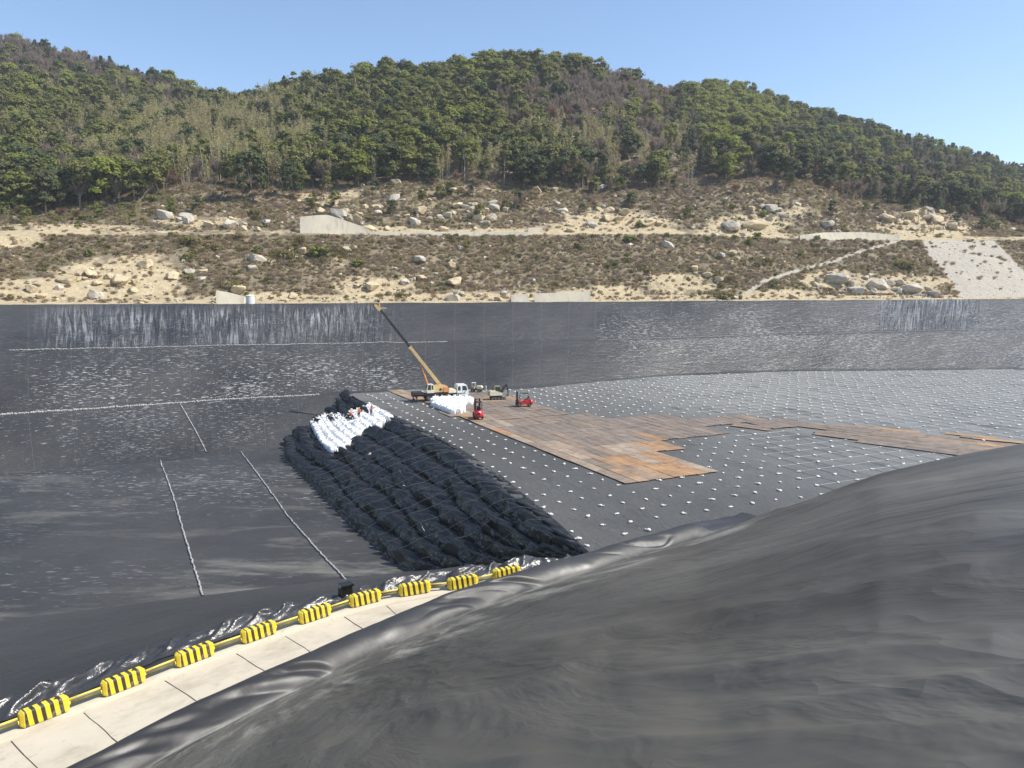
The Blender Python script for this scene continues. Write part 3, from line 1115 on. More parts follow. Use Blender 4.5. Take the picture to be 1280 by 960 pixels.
h0 = hl(rp, off(2.4)); h0[:, 2] -= .10
h1 = hl(rp - 6.5, off(11))
h2 = hl(b2 + 1, off(44))
h3 = hl(b2 - 3.5, off(50))
h4 = hl(p4, off(84))
gy = sk + 15 * 450 / ridY
h6 = hl(gy, ridY)
h5 = hl(p4 + (gy - p4) * .40, off(84) + (ridY - off(84)) * .38)
h7 = h6.copy(); h7[:, 1] += 40; h7[:, 2] -= 6; h7[:, 0] *= (h7[:, 1] / h6[:, 1])
h8 = h7.copy(); h8[:, 1] += 120; h8[:, 2] -= 50; h8[:, 0] *= (h8[:, 1] / h7[:, 1])
h00 = h0.copy(); h00[:, 2] -= 3
HL = [h00, h0, h1, h2, h3, h4, h5, h6, h7, h8]
HN = [2, 6, 30, 5, 34, 40, 50, 8, 6]
HR, hv = [], []
for k in range(len(HN)):
    for i in range(HN[k]):
        HR.append(HL[k] + (HL[k + 1] - HL[k]) * i / HN[k])
        hv.append(k + i / HN[k])
HR.append(HL[-1]); hv.append(9.0)
HG = np.array(HR)
hv = np.array(hv)
# round the profile breaks, keep the cut benches
wgt = sstep(4.6, 6, hv) * (1 - sstep(8, 8.6, hv))
for _ in range(5):
    sm = HG.copy()
    sm[1:-1] = (HG[:-2] + HG[1:-1] + HG[2:]) / 3
    HG = HG + (sm - HG) * wgt[:, None, None]
amp = np.interp(hv, [1, 1.2, 2, 2.3, 2.9, 3, 4, 4.3, 5, 6, 7], [0, .05, .25, 1.1, .7, .12, .12, 1.2, 2.0, 3.5, 2.5])
HX, HY = HG[..., 0].copy(), HG[..., 1].copy()
HG[..., 2] += amp[:, None] * (fbm(HX * .045, HY * .045, 4) + .45 * (ridged(HX * .11, HY * .11, 3) - .5))
hpx = np.zeros(HG.shape[:2]); hpy = np.zeros(HG.shape[:2])
for i in range(HG.shape[0]):
    x, y, z = HG[i, :, 0], HG[i, :, 1], HG[i, :, 2] - CAMZ
    d = y * cP - z * sP
    hpx[i] = 640 + F * x / d
    hpy[i] = 480 - F * (y * sP + z * cP) / d


def blob(cx, cy, rx, ry, a=1.0):
    return a * np.exp(-(((hpx - cx) / rx) ** 2 + ((hpy - cy) / ry) ** 2) ** 1.5)


sand = np.zeros(HG.shape[:2])
for bl_ in [(145, 350, 85, 32, 1.15), (50, 362, 75, 18, 1.0), (20, 300, 40, 12, .8), (190, 330, 40, 14, .8), (465, 360, 55, 12, .9), (330, 372, 90, 8, .8), (770, 275, 60, 16, 1.0), (820, 282, 30, 10, .9), (700, 285, 40, 7, .7),
            (930, 282, 55, 14, 1.0), (1150, 282, 62, 20, 1.0), (1040, 350, 45, 14, .9), (1130, 356, 90, 13, 1.0), (850, 355, 60, 16, .75), (640, 372, 500, 5, .8), (560, 372, 140, 6, .9), (970, 368, 60, 8, .9), (760, 366, 60, 10, .8), (430, 245, 80, 12, .45),
            (470, 325, 60, 12, .35), (620, 288, 220, 5, .5), (120, 285, 110, 6, .55), (250, 277, 90, 9, .6), (1000, 262, 40, 10, .45)]:
    sand = np.maximum(sand, blob(*bl_))
sand += .36 * np.clip(fbm(HX * .03 + 4, HY * .06 + 2, 3) * 2.2, 0, 1) * ((hv > 1.2) & (hv < 5))[:, None]
sand += .55 * ((hv > 1) & (hv < 1.9))[:, None]
sand += .45 * ((hv > 3) & (hv < 4.05))[:, None]
grey = np.zeros(HG.shape[:2])
RC = [(1152, 300), (1240, 299), (1262, 320), (1290, 350), (1290, 376), (1205, 376), (1192, 360), (1180, 338), (1160, 318)]
for i in range(HG.shape[0]):
    if hv[i] > 1.4 and hv[i] < 3.2:
        for j in range(HC):
            grey[i, j] = sum(inpoly(hpx[i, j] + a * 2.2, hpy[i, j] + b * 1.2, RC) for a in (-2, -1, 0, 1, 2) for b in (-1, 0, 1)) / 15
PATHL = [(935, 364), (955, 350), (1000, 336), (1040, 326), (1080, 312), (1118, 301)]
pp = np.array(PATHL, float)
pq = np.stack([np.interp(np.linspace(0, 1, 120), np.linspace(0, 1, len(pp)), pp[:, k]) for k in range(2)], 1)
for i in range(HG.shape[0]):
    if 1.5 < hv[i] < 3.4:
        d = np.min(np.hypot(hpx[i][:, None] - pq[None, :, 0], (hpy[i][:, None] - pq[None, :, 1]) * 2.0), axis=1)
        grey[i] = np.maximum(grey[i], np.clip(1.0 - d / 7, 0, 1))
        HG[i, :, 2] -= .4 * np.clip(1.25 - d / 8, 0, 1)
tag(link('hills', gridmesh('hills', HG, None, {'sand': sand.ravel(), 'grey': grey.ravel()}), None, M['hill_ground']), kind='structure')


def hill_at(px, py):
    """point of the hill seen at a pixel of the photograph (nearest of the grid, refined)"""
    j = np.clip((px - hc[0]) / 5.0, 0, HC - 2)
    j0 = int(j)
    f = j - j0
    ycol = hpy[:, j0] * (1 - f) + hpy[:, j0 + 1] * f
    col = HG[:, j0] * (1 - f) + HG[:, j0 + 1] * f
    lo = np.where(hv >= 1.05)[0][0]
    for i in range(lo, len(ycol) - 1):
        if ycol[i] >= py >= ycol[i + 1] or ycol[i + 1] >= py >= ycol[i]:
            t = (py - ycol[i]) / (ycol[i + 1] - ycol[i] + 1e-9)
            return col[i] + (col[i + 1] - col[i]) * t
    k = lo + int(np.argmin(np.abs(ycol[lo:] - py)))
    return col[k]


def hill_grid(i, j):
    i0, j0 = int(i), int(j)
    a, c = i - i0, j - j0
    g = HG
    return (g[i0, j0] * (1 - a) + g[i0 + 1, j0] * a) * (1 - c) + (g[i0, j0 + 1] * (1 - a) + g[i0 + 1, j0 + 1] * a) * c


def scatter(v0, v1, dens):
    """random points on the hill between two profile parameters, dens per square metre: rows of (x,y,z,px,py,v)"""
    ii = [i for i in range(len(hv) - 1) if v0 <= hv[i] < v1]
    e1 = np.linalg.norm(np.cross(HG[1:, :-1] - HG[:-1, :-1], HG[:-1, 1:] - HG[:-1, :-1]), axis=2)
    out = []
    for i in ii:
        cnt = RNG.poisson(e1[i] * dens)
        for j in np.where(cnt > 0)[0]:
            for _ in range(cnt[j]):
                a, c = RNG.random(2)
                p = hill_grid(i + a, j + c)
                out.append((*p, hpx[i, j] + (hpx[i, j + 1] - hpx[i, j]) * c, hpy[i, j] + (hpy[i + 1, j] - hpy[i, j]) * a, hv[i]))
    return np.array(out)

# ------------------------------------------------------------------ retaining walls and rim barrel on the hill
def wallpanel(name, top, bot, thick, label, mat='wall_concrete', cat='retaining wall', nseg=1):
    """top/bot: lists of photo points along the wall; stands on the hill surface, leaning back a little"""
    tp = np.array(top, float)
    bp = np.array(bot, float)
    q = np.linspace(0, 1, 25)
    res = lambda a: np.stack([np.interp(q, np.linspace(0, 1, len(a)), a[:, k]) for k in range(2)], 1)
    tp, bp = res(tp), res(bp)
    A = np.array([hill_at(x, y) for x, y in bp])
    A[:, 1] = np.convolve(np.pad(A[:, 1], 4, 'edge'), np.ones(9) / 9, 'valid') - .8
    V, Fs = [], []
    for (x, y), (xt, yt), a in zip(bp, tp, A):
        lo_ = PY(x, y + 1.5, a[1])
        hi = PY(xt, yt, a[1] + .35 * (y - yt) * a[1] / F)
        bk = hi + np.array([0, thick, 0])
        V += [lo_, hi, bk, lo_ + np.array([0, thick + 2.5, 0])]
    n = len(q)
    for i in range(n - 1):
        for k in range(4):
            a, b = i * 4 + k, i * 4 + (k + 1) % 4
            Fs.append((a, a + 4, b + 4, b))
    Fs += [(0, 1, 2, 3), ((n - 1) * 4 + 3, (n - 1) * 4 + 2, (n - 1) * 4 + 1, (n - 1) * 4)]
    me = bpy.data.meshes.new(name)
    me.from_pydata([tuple(v) for v in V], [], Fs)
    me.update()
    bm = bmesh.new(); bm.from_mesh(me); bmesh.ops.recalc_face_normals(bm, faces=bm.faces); bm.to_mesh(me); bm.free()
    return tag(link(name, me, None, M[mat]), label, cat)


wallpanel('retaining_wall', [(375, 271), (395, 269), (410, 268.5), (430, 275), (450, 282), (466, 290)], [(375, 291), (466, 292)], 1.0, 'pale concrete wing wall with sloping top beside the upper hill track')
wallpanel('retaining_wall', [(668, 367), (738, 364)], [(668, 379), (738, 378)], .8, 'long low concrete wall above the rim of the black liner, right of the gap')
wallpanel('retaining_wall', [(639, 368.5), (660, 367.5)], [(639, 379), (660, 379)], .8, 'short low concrete wall above the rim of the black liner, left of the gap')
wallpanel('retaining_wall', [(1000, 294), (1030, 290.5), (1080, 290), (1125, 294)], [(1000, 300), (1125, 299)], .8, 'low pale wall along the upper track near the bare concrete slope')
wallpanel('retaining_wall', [(462, 289.3), (560, 289.5), (660, 289.5)], [(462, 293.5), (560, 294), (660, 293.5)], .7, 'long thin pale kerb wall along the middle of the upper hill track')
wallpanel('retaining_wall', [(660, 284.5), (678, 284)], [(660, 290), (678, 290)], .7, 'small square concrete wall panel behind the upper hill track')
wallpanel('retaining_wall', [(270, 363), (286, 366), (305, 371)], [(270, 379), (305, 379)], .8, 'small pale concrete block wall beside the white barrel at the rim')

p = PY(313, 381, float(np.interp(313, cols, rim[:, 1])) + .9)
b_ = empty('storage_drum', p)
tag(b_, 'white storage drum standing on the far rim of the black liner', 'drum')
mb = MB(); mb.tube((0, 0, 0), (0, 0, 2.1), 1.0, n=18); mb.build('body', M['white_paint'], b_)
mb = MB(); mb.tube((0, 0, 2.1), (0, 0, 2.3), 1.05, .8, n=18); mb.build('lid', M['white_paint'], b_)


# ------------------------------------------------------------------ barriers and rails
def make_barrier():
    r = empty('crash_barrier')
    # body: block with tapered ends and rounded top, length 2.4 m
    prof = [(-.33, 0), (-.34, .10), (-.31, .30), (-.30, .80), (-.26, .87), (.26, .87), (.30, .80), (.31, .30), (.34, .10), (.33, 0)]
    xs_ = [(-1.22, .55), (-1.06, 1.0), (1.06, 1.0), (1.22, .55)]
    V, Fs = [], []
    for x, k in xs_:
        for (yy, zz) in prof:
            V.append((x, yy * k, .02 + (zz if k == 1 else .10 + zz * .74)))
    n = len(prof)
    for i in range(3):
        for k in range(n):
            Fs.append((i * n + k, i * n + (k + 1) % n, (i + 1) * n + (k + 1) % n, (i + 1) * n + k))
    Fs += [tuple(range(n))[::-1], tuple(range(3 * n, 4 * n))]
    me = bpy.data.meshes.new('body')
    me.from_pydata(V, [], Fs)
    bm = bmesh.new(); bm.from_mesh(me)
    bmesh.ops.recalc_face_normals(bm, faces=bm.faces)
    bmesh.ops.bevel(bm, geom=list(bm.edges), offset=.016, segments=2, affect='EDGES')
    bm.to_mesh(me); bm.free()
    link('body', me, r, M['barrier_stripes'])
    for x in (-.6, .6):
        c = MB()
        c.tube((x, 0, .88), (x, 0, .915), .085, n=12)
        c.build('filler_cap', M['dark_metal'], r)
    c = MB()
    c.tube((-1.30, 0, .34), (-1.22, 0, .34), .13, n=12)
    c.build('rail_socket', M['rail_yellow'], r)
    c = MB()
    c.tube((1.22, 0, .34), (1.30, 0, .34), .13, n=12)
    c.build('rail_socket', M['rail_yellow'], r)
    c = MB()
    c.box((0, -.285, .50), (.09, .03, .09), None, .01)
    c.build('reflector', M['orange_paint'], r)
    return r


bproto = make_barrier()
blab = ['black and yellow striped road barrier nearest the lower left corner of the road',
        'striped road barrier second from the lower left along the road',
        'striped road barrier third from the lower left along the road',
        'striped road barrier fourth from the lower left along the road',
        'striped road barrier in the middle of the row of nine',
        'striped road barrier beside the black wrapped post on the ridge',
        'striped road barrier third from the far end of the row',
        'striped road barrier second from the far end of the row',
        'striped road barrier at the far end, half hidden behind the black berm']
bars = []
for i, p in enumerate(BAR):
    if i == 0:
        continue
    o = bproto if i == 1 else copy_tree(bproto)
    a = BAR[i - 1]
    b = BAR[min(i + 1, len(BAR) - 1)]
    ang = math.atan2(b[1] - a[1], b[0] - a[0])
    o.location = (p[0], p[1], 6.13)
    o.rotation_euler = (0, 0, ang + random.uniform(-.02, .02))
    o.scale = (.86, .80, .84)
    tag(o, blab[i - 1], 'barrier', 'black and yellow barriers along the road')
    bars.append((np.array([p[0], p[1]]), ang))
ends = [(bars[0][0] - np.array([math.cos(bars[0][1]), math.sin(bars[0][1])]) * 3.8, bars[0][1])] + bars
for i in range(len(ends) - 1):
    (pa, aa), (pb, ab) = ends[i], ends[i + 1]
    q0 = pa + np.array([math.cos(aa), math.sin(aa)]) * 1.07
    q1 = pb - np.array([math.cos(ab), math.sin(ab)]) * 1.07
    r = empty('guard_rail', ((q0[0] + q1[0]) / 2, (q0[1] + q1[1]) / 2, 6.13))
    h = np.array([q1[0] - q0[0], q1[1] - q0[1]]) / 2
    mb = MB(); mb.tube((-h[0], -h[1], .47), (h[0], h[1], .47), .055, n=10); mb.build('upper_pipe', M['rail_yellow'], r, True)
    mb = MB(); mb.tube((-h[0], -h[1], .27), (h[0], h[1], .27), .085, n=10); mb.build('lower_pipe', M['rail_shaded'], r, True)
    lab = 'yellow double pipe rail leading out of the photo from the nearest barrier' if i == 0 else \
        ['', 'yellow double pipe rail between the first and second barriers from the lower left', 'yellow double pipe rail between the second and third barriers from the lower left',
         'yellow double pipe rail between the third and fourth barriers from the lower left', 'yellow double pipe rail between the fourth barrier and the middle barrier',
         'yellow double pipe rail just left of the barrier by the black post', 'yellow double pipe rail just right of the barrier by the black post',
         'yellow double pipe rail between the third and second barriers from the far end', 'short yellow double pipe rail before the last barrier at the far end'][i]
    tag(r, lab, 'guard rail', 'pipe rails between the barriers')

# black wrapped post on the ridge
p = P(432, 748, 6.1)
r = empty('wrapped_post', p, .6)
mb = MB(); mb.box((0, 0, .45), (.85, .6, .9), None, .06, (.92, .9)); o = mb.build('body', M['film_black'], r)
mb = MB(); mb.prism([(-.48, .86), (-.40, 1.0), (.1, .98), (.42, 1.02), (.5, .85)], -.34, .34); mb.build('folded_top', M['film_black'], r)
tag(r, 'short black film wrapped post on the liner ridge beside the road', 'post')


# ------------------------------------------------------------------ sandbag lines and ropes
def tubepath(name, pts, rad, mat, n=6, wob=0.0, parent=None, uv=False):
    pts = np.array(pts, float)
    m_ = len(pts)
    t = np.gradient(pts, axis=0)
    t /= np.linalg.norm(t, axis=1)[:, None] + 1e-9
    up = np.array([0, 0, 1.0])
    s1 = np.cross(t, up)
    s1 /= np.linalg.norm(s1, axis=1)[:, None] + 1e-9
    s2 = np.cross(s1, t)
    V = np.zeros((m_, n, 3))
    rr = rad * (1 + wob * RNG.uniform(-1, 1, m_))
    for k in range(n):
        a = 2 * math.pi * k / n
        V[:, k] = pts + (s1 * math.cos(a) + s2 * math.sin(a)) * rr[:, None]
    i = np.arange(m_ - 1)[:, None] * n
    k = np.arange(n)[None, :]
    f = np.stack([i + k, i + (k + 1) % n, i + n + (k + 1) % n, i + n + k], -1).reshape(-1, 4)
    return link(name, npmesh(name, V.reshape(-1, 3), f), parent, M[mat])


def floorline(px, rad=.11):
    pts = []
    for (a, b), (c, d) in zip(px[:-1], px[1:]):
        n = 60
        for i in range(n):
            q = P(a + (c - a) * i / n, b + (d - b) * i / n, .12)
            pts.append(q)
    pts = np.array(pts)
    pts[:, 0] += .10 * fbm(np.arange(len(pts)) * .25, 0 * np.arange(len(pts)) + 3, 3)
    pts[:, 2] = .10 * fbm(pts[:, 0] * .08, pts[:, 1] * .08, 3) + .03 * fbm(pts[:, 0] * .6, pts[:, 1] * .6, 2) + rad * .8
    return pts


tag(tubepath('sandbag_line', floorline([(198, 570), (212, 606), (226, 652), (240, 700), (254, 745)]), .085, 'rope_white', wob=.45), 'pale sandbag tube line across the pit floor, the left one', 'sandbag line', 'pale lines on the pit floor')
tag(tubepath('sandbag_line', floorline([(296, 558), (325, 596), (360, 645), (400, 690), (436, 728)]), .085, 'rope_white', wob=.45), 'pale sandbag tube line across the pit floor ending near the black post', 'sandbag line', 'pale lines on the pit floor')


def onbank(px, r0, r1, n=40):
    """line down the far bank at the columns given, between two profile rows"""
    out = []
    for i in range(n):
        t = i / (n - 1)
        c = px[0] + (px[1] - px[0]) * t
        r = r0 + (r1 - r0) * t
        j = (c - cols[0]) / 3.0
        j0 = int(j); i0 = int(min(r, R - 2)); a = r - i0; f = j - j0
        p = (G[i0, j0] * (1 - a) + G[i0 + 1, j0] * a) * (1 - f) + (G[i0, j0 + 1] * (1 - a) + G[i0 + 1, j0 + 1] * a) * f
        out.append(p + np.array([0, 0, .08]))
    return np.array(out)


names = [t[0] for t in tags_]
rl1 = names.index('b1') + 1
rl2 = names.index('b2') + 1
rlow = names.index('low')
tag(tubepath('sandbag_line', onbank((225, 254), rlow, rlow + 15), .09, 'rope_white', wob=.45), 'pale sandbag tube line running down the lowest left slope of the far bank', 'sandbag line')
for nm, rr_, c0, c1, rad, lab in (('sandbag_line', rl1, 12, 560, .10, 'pale sandbag line along the upper ledge of the far bank, left half'),
                                  ('sandbag_line', rl2, -200, 400, .17, 'thick pale sandbag line along the lower ledge of the far bank'),
                                  ('sandbag_line', rl1, 748, 1500, .06, 'thin pale sandbag line along the upper ledge of the far bank, right half')):
    pts = onbank((c0, c1), rr_, rr_, int((c1 - c0) * 1.5))
    pts[:, 2] += .08 * RNG.uniform(-1, 1, len(pts))
    tag(tubepath(nm, pts, rad, 'rope_white', wob=.6), lab, 'sandbag line')

# ropes over the covered stack
nrope = 0
for s0 in np.arange(9.5, SL[-1] * .62, 3.1):
    i0 = int(np.argmin(np.abs(SL - s0)))
    i1 = min(NS - 1, i0 + 26)
    pts = []
    for j in range(4, NT - 6, 3):
        f = j / NT
        i = int(i0 + (i1 - i0) * f)
        q = A_[i0] + (B_[i1] - A_[i0]) * f
        zz = MG[max(0, i - 4):i + 5, max(0, j - 10):j + 11, 2].max()
        pts.append(np.array([q[0], q[1], zz]) + np.array([outw[i][0], outw[i][1], 0]) * .35)
    pts = np.array(pts)
    pts[:, 2] = smooth1(pts[:, 2], 6) + .10
    if any(inpoly(*proj(p_), WHITE_POLY) for p_ in pts[::4]):
        continue
    tag(tubepath('tie_rope', pts, .014, 'rope_dull', n=4), 'thin grey rope stretched over the black film of the bag stack', 'rope', 'ropes over the black film')
    nrope += 1


# ------------------------------------------------------------------ bulk bags
def bag_mesh(name, seed, w=.95, h=.98):
    rg = np.random.default_rng(seed)
    nu, nvv = 20, 12
    V = []
    for j in range(nvv):
        t = j / (nvv - 1)
        z = h * (t ** .9)
        bul = .86 + .16 * math.sin(math.pi * min(1, t * 1.05)) ** .7
        if t > .8:
            bul *= 1 - .55 * ((t - .8) / .2) ** 1.6
        if t < .08:
            bul *= .93
        for i in range(nu):
            a = 2 * math.pi * i / nu
            sq = 1 / max(abs(math.cos(a)), abs(math.sin(a))) ** .62
            r_ = w / 2 * bul * sq * (1 + .05 * math.sin(3 * a + seed) * t + rg.uniform(-.015, .015))
            V.append((r_ * math.cos(a), r_ * math.sin(a), z + .05 * math.sin(2 * a + seed * 2) * t))
    n0 = len(V)
    V.append((0, 0, 0))
    V.append((0, 0, h * 1.0))
    Fs = []
    for j in range(nvv - 1):
        for i in range(nu):
            a, b = j * nu + i, j * nu + (i + 1) % nu
            Fs.append((a, b, b + nu, a + nu))
    for i in range(nu):
        Fs.append((n0, (i + 1) % nu, i))
        Fs.append((n0 + 1, (nvv - 1) * nu + i, (nvv - 1) * nu + (i + 1) % nu))
    # tied neck
    for (z0, r0, z1, r1) in ((h * .98, .10, h * 1.10, .06), (h * 1.10, .06, h * 1.24, .15)):
        k = len(V)
        for i in range(8):
            a = 2 * math.pi * i / 8
            V.append((r0 * math.cos(a), r0 * math.sin(a), z0))
        for i in range(8):
            a = 2 * math.pi * i / 8
            V.append((r1 * math.cos(a), r1 * math.sin(a), z1 + .03 * (i % 2)))
        for i in range(8):
            Fs.append((k + i, k + (i + 1) % 8, k + 8 + (i + 1) % 8, k + 8 + i))
    # four lifting loops standing up at the corners
    for sx in (-1, 1):
        for sy in (-1, 1):
            k = len(V)
            for (x, y, z) in ((.34, .34, .84), (.27, .30, 1.12), (.18, .36, 1.12), (.22, .38, .86)):
                V += [(sx * x, sy * y - .03, z), (sx * x, sy * y + .03, z)]
            for i in range(3):
                Fs.append((k + 2 * i, k + 2 * i + 1, k + 2 * i + 3, k + 2 * i + 2))
    me = bpy.data.meshes.new(name)
    me.from_pydata(V, [], Fs)
    me.polygons.foreach_set('use_smooth', np.full(len(me.polygons), True))
    me.materials.append(M['bag_fabric'])
    return me


BAGM = [bag_mesh('bulk_bag', s) for s in range(5)]


def put_bag(p, rz, label, group, sc=1.0):
    o = bpy.data.objects.new('bulk_bag', random.choice(BAGM))
    COL.objects.link(o)
    o.location = p
    o.rotation_euler = (random.uniform(-.06, .06), random.uniform(-.06, .06), rz)
    o.scale = (sc * random.uniform(.94, 1.06), sc * random.uniform(.94, 1.06), sc * random.uniform(.92, 1.08))
    tag(o, label, 'bulk bag', group)
    return o


# exposed part of the stack: stepped rows of bags where the film is folded back
nb = 0
wdir = B_ - A_
for i in range(0, NS):
    pass
srow = np.arange(SL[-1] * .38, SL[-1] * .97, .98)
for k in range(15):
    t = (k + .5) / 15
    for s0 in srow:
        i = int(np.argmin(np.abs(SL - s0)))
        q = A_[i] + (B_[i] - A_[i]) * t
        z = 6 * t - .55
        x, y = proj((q[0], q[1], z + .6))
        if inpoly(x, y, WHITE_POLY) or inpoly(x, y + 3, WHITE_POLY):
            ang = math.atan2(wdir[i][1], wdir[i][0])
            put_bag((q[0] + random.uniform(-.08, .08), q[1] + random.uniform(-.08, .08), max(0.02, z + random.uniform(-.08, .12))), ang + random.uniform(-.2, .2),
                    'white bulk bag in the uncovered patch of the black covered stack', 'white bags in the uncovered patch of the stack', 1.28)
            nb += 1
print('bags in patch', nb)
# bags waiting in rows beside the crane
BAGAREA = [(541, 501), (552, 502), (590, 500), (591, 506), (580, 507.5), (580, 517), (566, 519), (552, 513), (541, 507)]
a_dir = np.array([.42, -.907])
b_dir = np.array([.907, .42])
o0 = P(560, 512, 6.0)[:2]
nb2 = 0
for i in range(-14, 15):
    for j in range(-14, 15):
        q = o0 + a_dir * 1.06 * i + b_dir * 1.06 * j
        x, y = proj((q[0], q[1], 6.1))
        if inpoly(x, y, BAGAREA):
            put_bag((q[0] + random.uniform(-.07, .07), q[1] + random.uniform(-.07, .07), cellz(*q) + .02), random.uniform(-.3, .3),
                    'white bulk bag standing on the plates in front of the truck crane', 'white bags beside the truck crane', 1.02 if random.random() < .7 else 1.15)
            nb2 += 1
print('bags at crane', nb2)


# ------------------------------------------------------------------ steel road plates
MAIN = [(545, 513), (560, 508), (500, 497), (476, 492), (500, 489), (600, 489), (640, 497), (690, 511), (720, 519.5), (830, 520.5), (950, 521.5), (1000, 526), (1010, 538), (960, 534), (930, 531.5), (850, 545), (862, 551), (806, 561), (893, 591), (781, 606), (700, 573), (600, 531)]
ROADR = [(930, 523), (960, 525), (1060, 533), (1180, 546), (1275, 558), (1290, 575), (1200, 572), (975, 535), (955, 539), (928, 532)]
pl_n = [0]
plate_grid = set()
PLCOL = {'grey': [(.165, .135, .115), (.185, .15, .128), (.145, .122, .108), (.20, .165, .138)],
         'brown': [(.23, .165, .115), (.26, .185, .125), (.22, .17, .13)],
         'orange': [(.34, .19, .085), (.38, .22, .10), (.30, .19, .105)],
         'pale': [(.38, .30, .21), (.40, .32, .235)]}
PLAB = {'grey': ('dusty grey brown steel road plate in the trafficked middle of the plate track', 'dusty grey plates'),
        'brown': ('brown rusted steel road plate of the plate track', 'brown rusted plates'),
        'orange': ('bright orange rusty steel road plate at the edge of the plate track', 'orange rusty plates'),
        'pale': ('pale sandy steel road plate at the edge of the plate track', 'pale sandy plates')}
plates_me = {}


def plate_mesh(L, Wd):
    key = (L, Wd)
    if key not in plates_me:
        mb = MB()
        mb.box((0, 0, .03), (L - .05, Wd - .05, .05), None, .012)
        for sx in (-1, 1):
            mb.box((sx * (L / 2 - .35), 0, .058), (.22, .12, .012))
        bmesh.ops.recalc_face_normals(mb.bm, faces=mb.bm.faces)
        me = bpy.data.meshes.new('steel_plate')
        mb.bm.to_mesh(me)
        mb.bm.free()
        me.materials.append(M['steel_plate'])
        plates_me[key] = me
    return plates_me[key]


PLATES = []


def put_plate(q, ang, L, Wd, kind):
    o = bpy.data.objects.new('steel_plate', plate_mesh(L, Wd))
    COL.objects.link(o)
    z = max(cellz(q[0] + dx, q[1] + dy) for dx in (-2, 0, 2) for dy in (-2, 0, 2)) + .06
    o.location = (q[0], q[1], z + random.uniform(0, .02))
    o.rotation_euler = (random.uniform(-.008, .008), random.uniform(-.006, .006), ang + random.uniform(-.008, .008))
    c = random.choice(PLCOL[kind])
    k = random.uniform(.88, 1.1)
    g_ = .45 if kind != 'orange' else .1
    o.color = ((c[0] * (1 - g_) + .178 * g_) * k, (c[1] * (1 - g_) + .138 * g_) * k, (c[2] * (1 - g_) + .102 * g_) * k, 1)
    tag(o, PLAB[kind][0], 'steel plate', PLAB[kind][1])
    PLATES.append((q, ang, L, Wd))


o0 = P(781, 606, 6.0)[:2]
L_, W_ = 6.0, 1.55
angA = math.atan2(a_dir[1], a_dir[0])
for j in range(-1, 60):
    sh = random.uniform(-.22, .22)
    for i in range(-16, 3):
        q = o0 - a_dir * (L_ * (.5 + -i * 1.0) * 1.0 + sh - L_) + b_dir * W_ * (j + .5)
        q = o0 + (-a_dir) * (L_ * (.5 - i) - L_ * 1.0 + sh) + b_dir * W_ * (j + .5)
        x, y = proj((q[0], q[1], 6.1))
        if not inpoly(x, y, MAIN):
            continue
        d_orange = math.hypot(x - 815, (y - 588) * 1.8)
        edge = (x - 545) * (606 - 513) / (781 - 545) + 513 - y      # distance below the left edge
        if d_orange < 68 + random.uniform(-14, 14):
            kd = random.choice(['orange', 'orange', 'brown', 'pale'])
        elif edge < 9:
            kd = random.choice(['pale', 'brown', 'brown', 'orange', 'brown'])
        elif edge < 20 and x < 740:
            kd = random.choice(['brown', 'grey', 'grey', 'pale', 'grey'])
        elif y < 500:
            kd = random.choice(['brown', 'grey', 'brown', 'grey', 'orange'])
        else:
            kd = random.choice(['grey'] * 9 + ['brown'])
        put_plate(q, angA, L_, W_, kd)
c_dir = np.array([.73, -.683]); c_dir /= np.linalg.norm(c_dir)
c_nrm = np.array([-c_dir[1], c_dir[0]])
angC = math.atan2(c_dir[1], c_dir[0])
o1 = P(1195, 570, 6.0)[:2]
for j in range(-1, 12):
    for i in range(-4, 14):
        q = o1 - c_dir * (L_ * (i + .5) + (j % 3) * .4) + c_nrm * W_ * (j + .5)
        x, y = proj((q[0], q[1], 6.1))
        if inpoly(x, y, ROADR) and not inpoly(x, y, MAIN):
            up_ = y < (522 + (x - 950) * (555 - 522) / 320) + 7
            kd = random.choice(['orange', 'brown', 'brown', 'grey']) if up_ and (880 < x < 950 or x > 1180 or 1050 < x < 1110) else random.choice(['grey', 'grey', 'brown'])
            put_plate(q, angC, L_, W_, kd)
for (x, y, kd) in [(1213, 545, 'orange'), (1232, 549, 'brown'), (1248, 551, 'orange'), (1095, 536, 'brown'), (1120, 539, 'orange')]:
    put_plate(P(x, y, 6)[:2], angC + .1, L_, W_, kd)
print('plates', len(PLATES))
PL_INV = [(np.array(q), math.cos(a), math.sin(a), l / 2 + .25, w / 2 + .25) for q, a, l, w in PLATES]


def on_plate(x, y):
    for q, c, s, l, w in PL_INV:
        dx, dy = x - q[0], y - q[1]
        if abs(dx) > 4 or abs(dy) > 4:
            continue
        if abs(dx * c + dy * s) < l and abs(-dx * s + dy * c) < w:
            return True
    return False


# ------------------------------------------------------------------ sandbags on the cell, nets of rope between them
def sandbag_mesh(seed):
    rg = np.random.default_rng(seed)
    bm = bmesh.new()
    bmesh.ops.create_uvsphere(bm, u_segments=12, v_segments=8, radius=1)
    for v in bm.verts:
        x, y, z = v.co
        k = 1 / max(abs(x), abs(y), .5) ** .4 if abs(z) < .95 else 1
        v.co = Vector((x * .215 * k, y * .17 * k, (z + 1) * .09 + .02 * math.sin(x * 5 + seed)))
    n0 = len(bm.verts)
    bmesh.ops.create_cone(bm, cap_ends=True, segments=7, radius1=.03, radius2=.09, depth=.16, matrix=Matrix.Translation((.26, 0, .09)) @ Matrix.Rotation(math.pi / 2, 4, 'Y'))
    for f in bm.faces:
        f.smooth = True
    me = bpy.data.meshes.new('sandbag')
    bm.to_mesh(me)
    bm.free()
    me.materials.append(M['sandbag_cloth'])
    return me


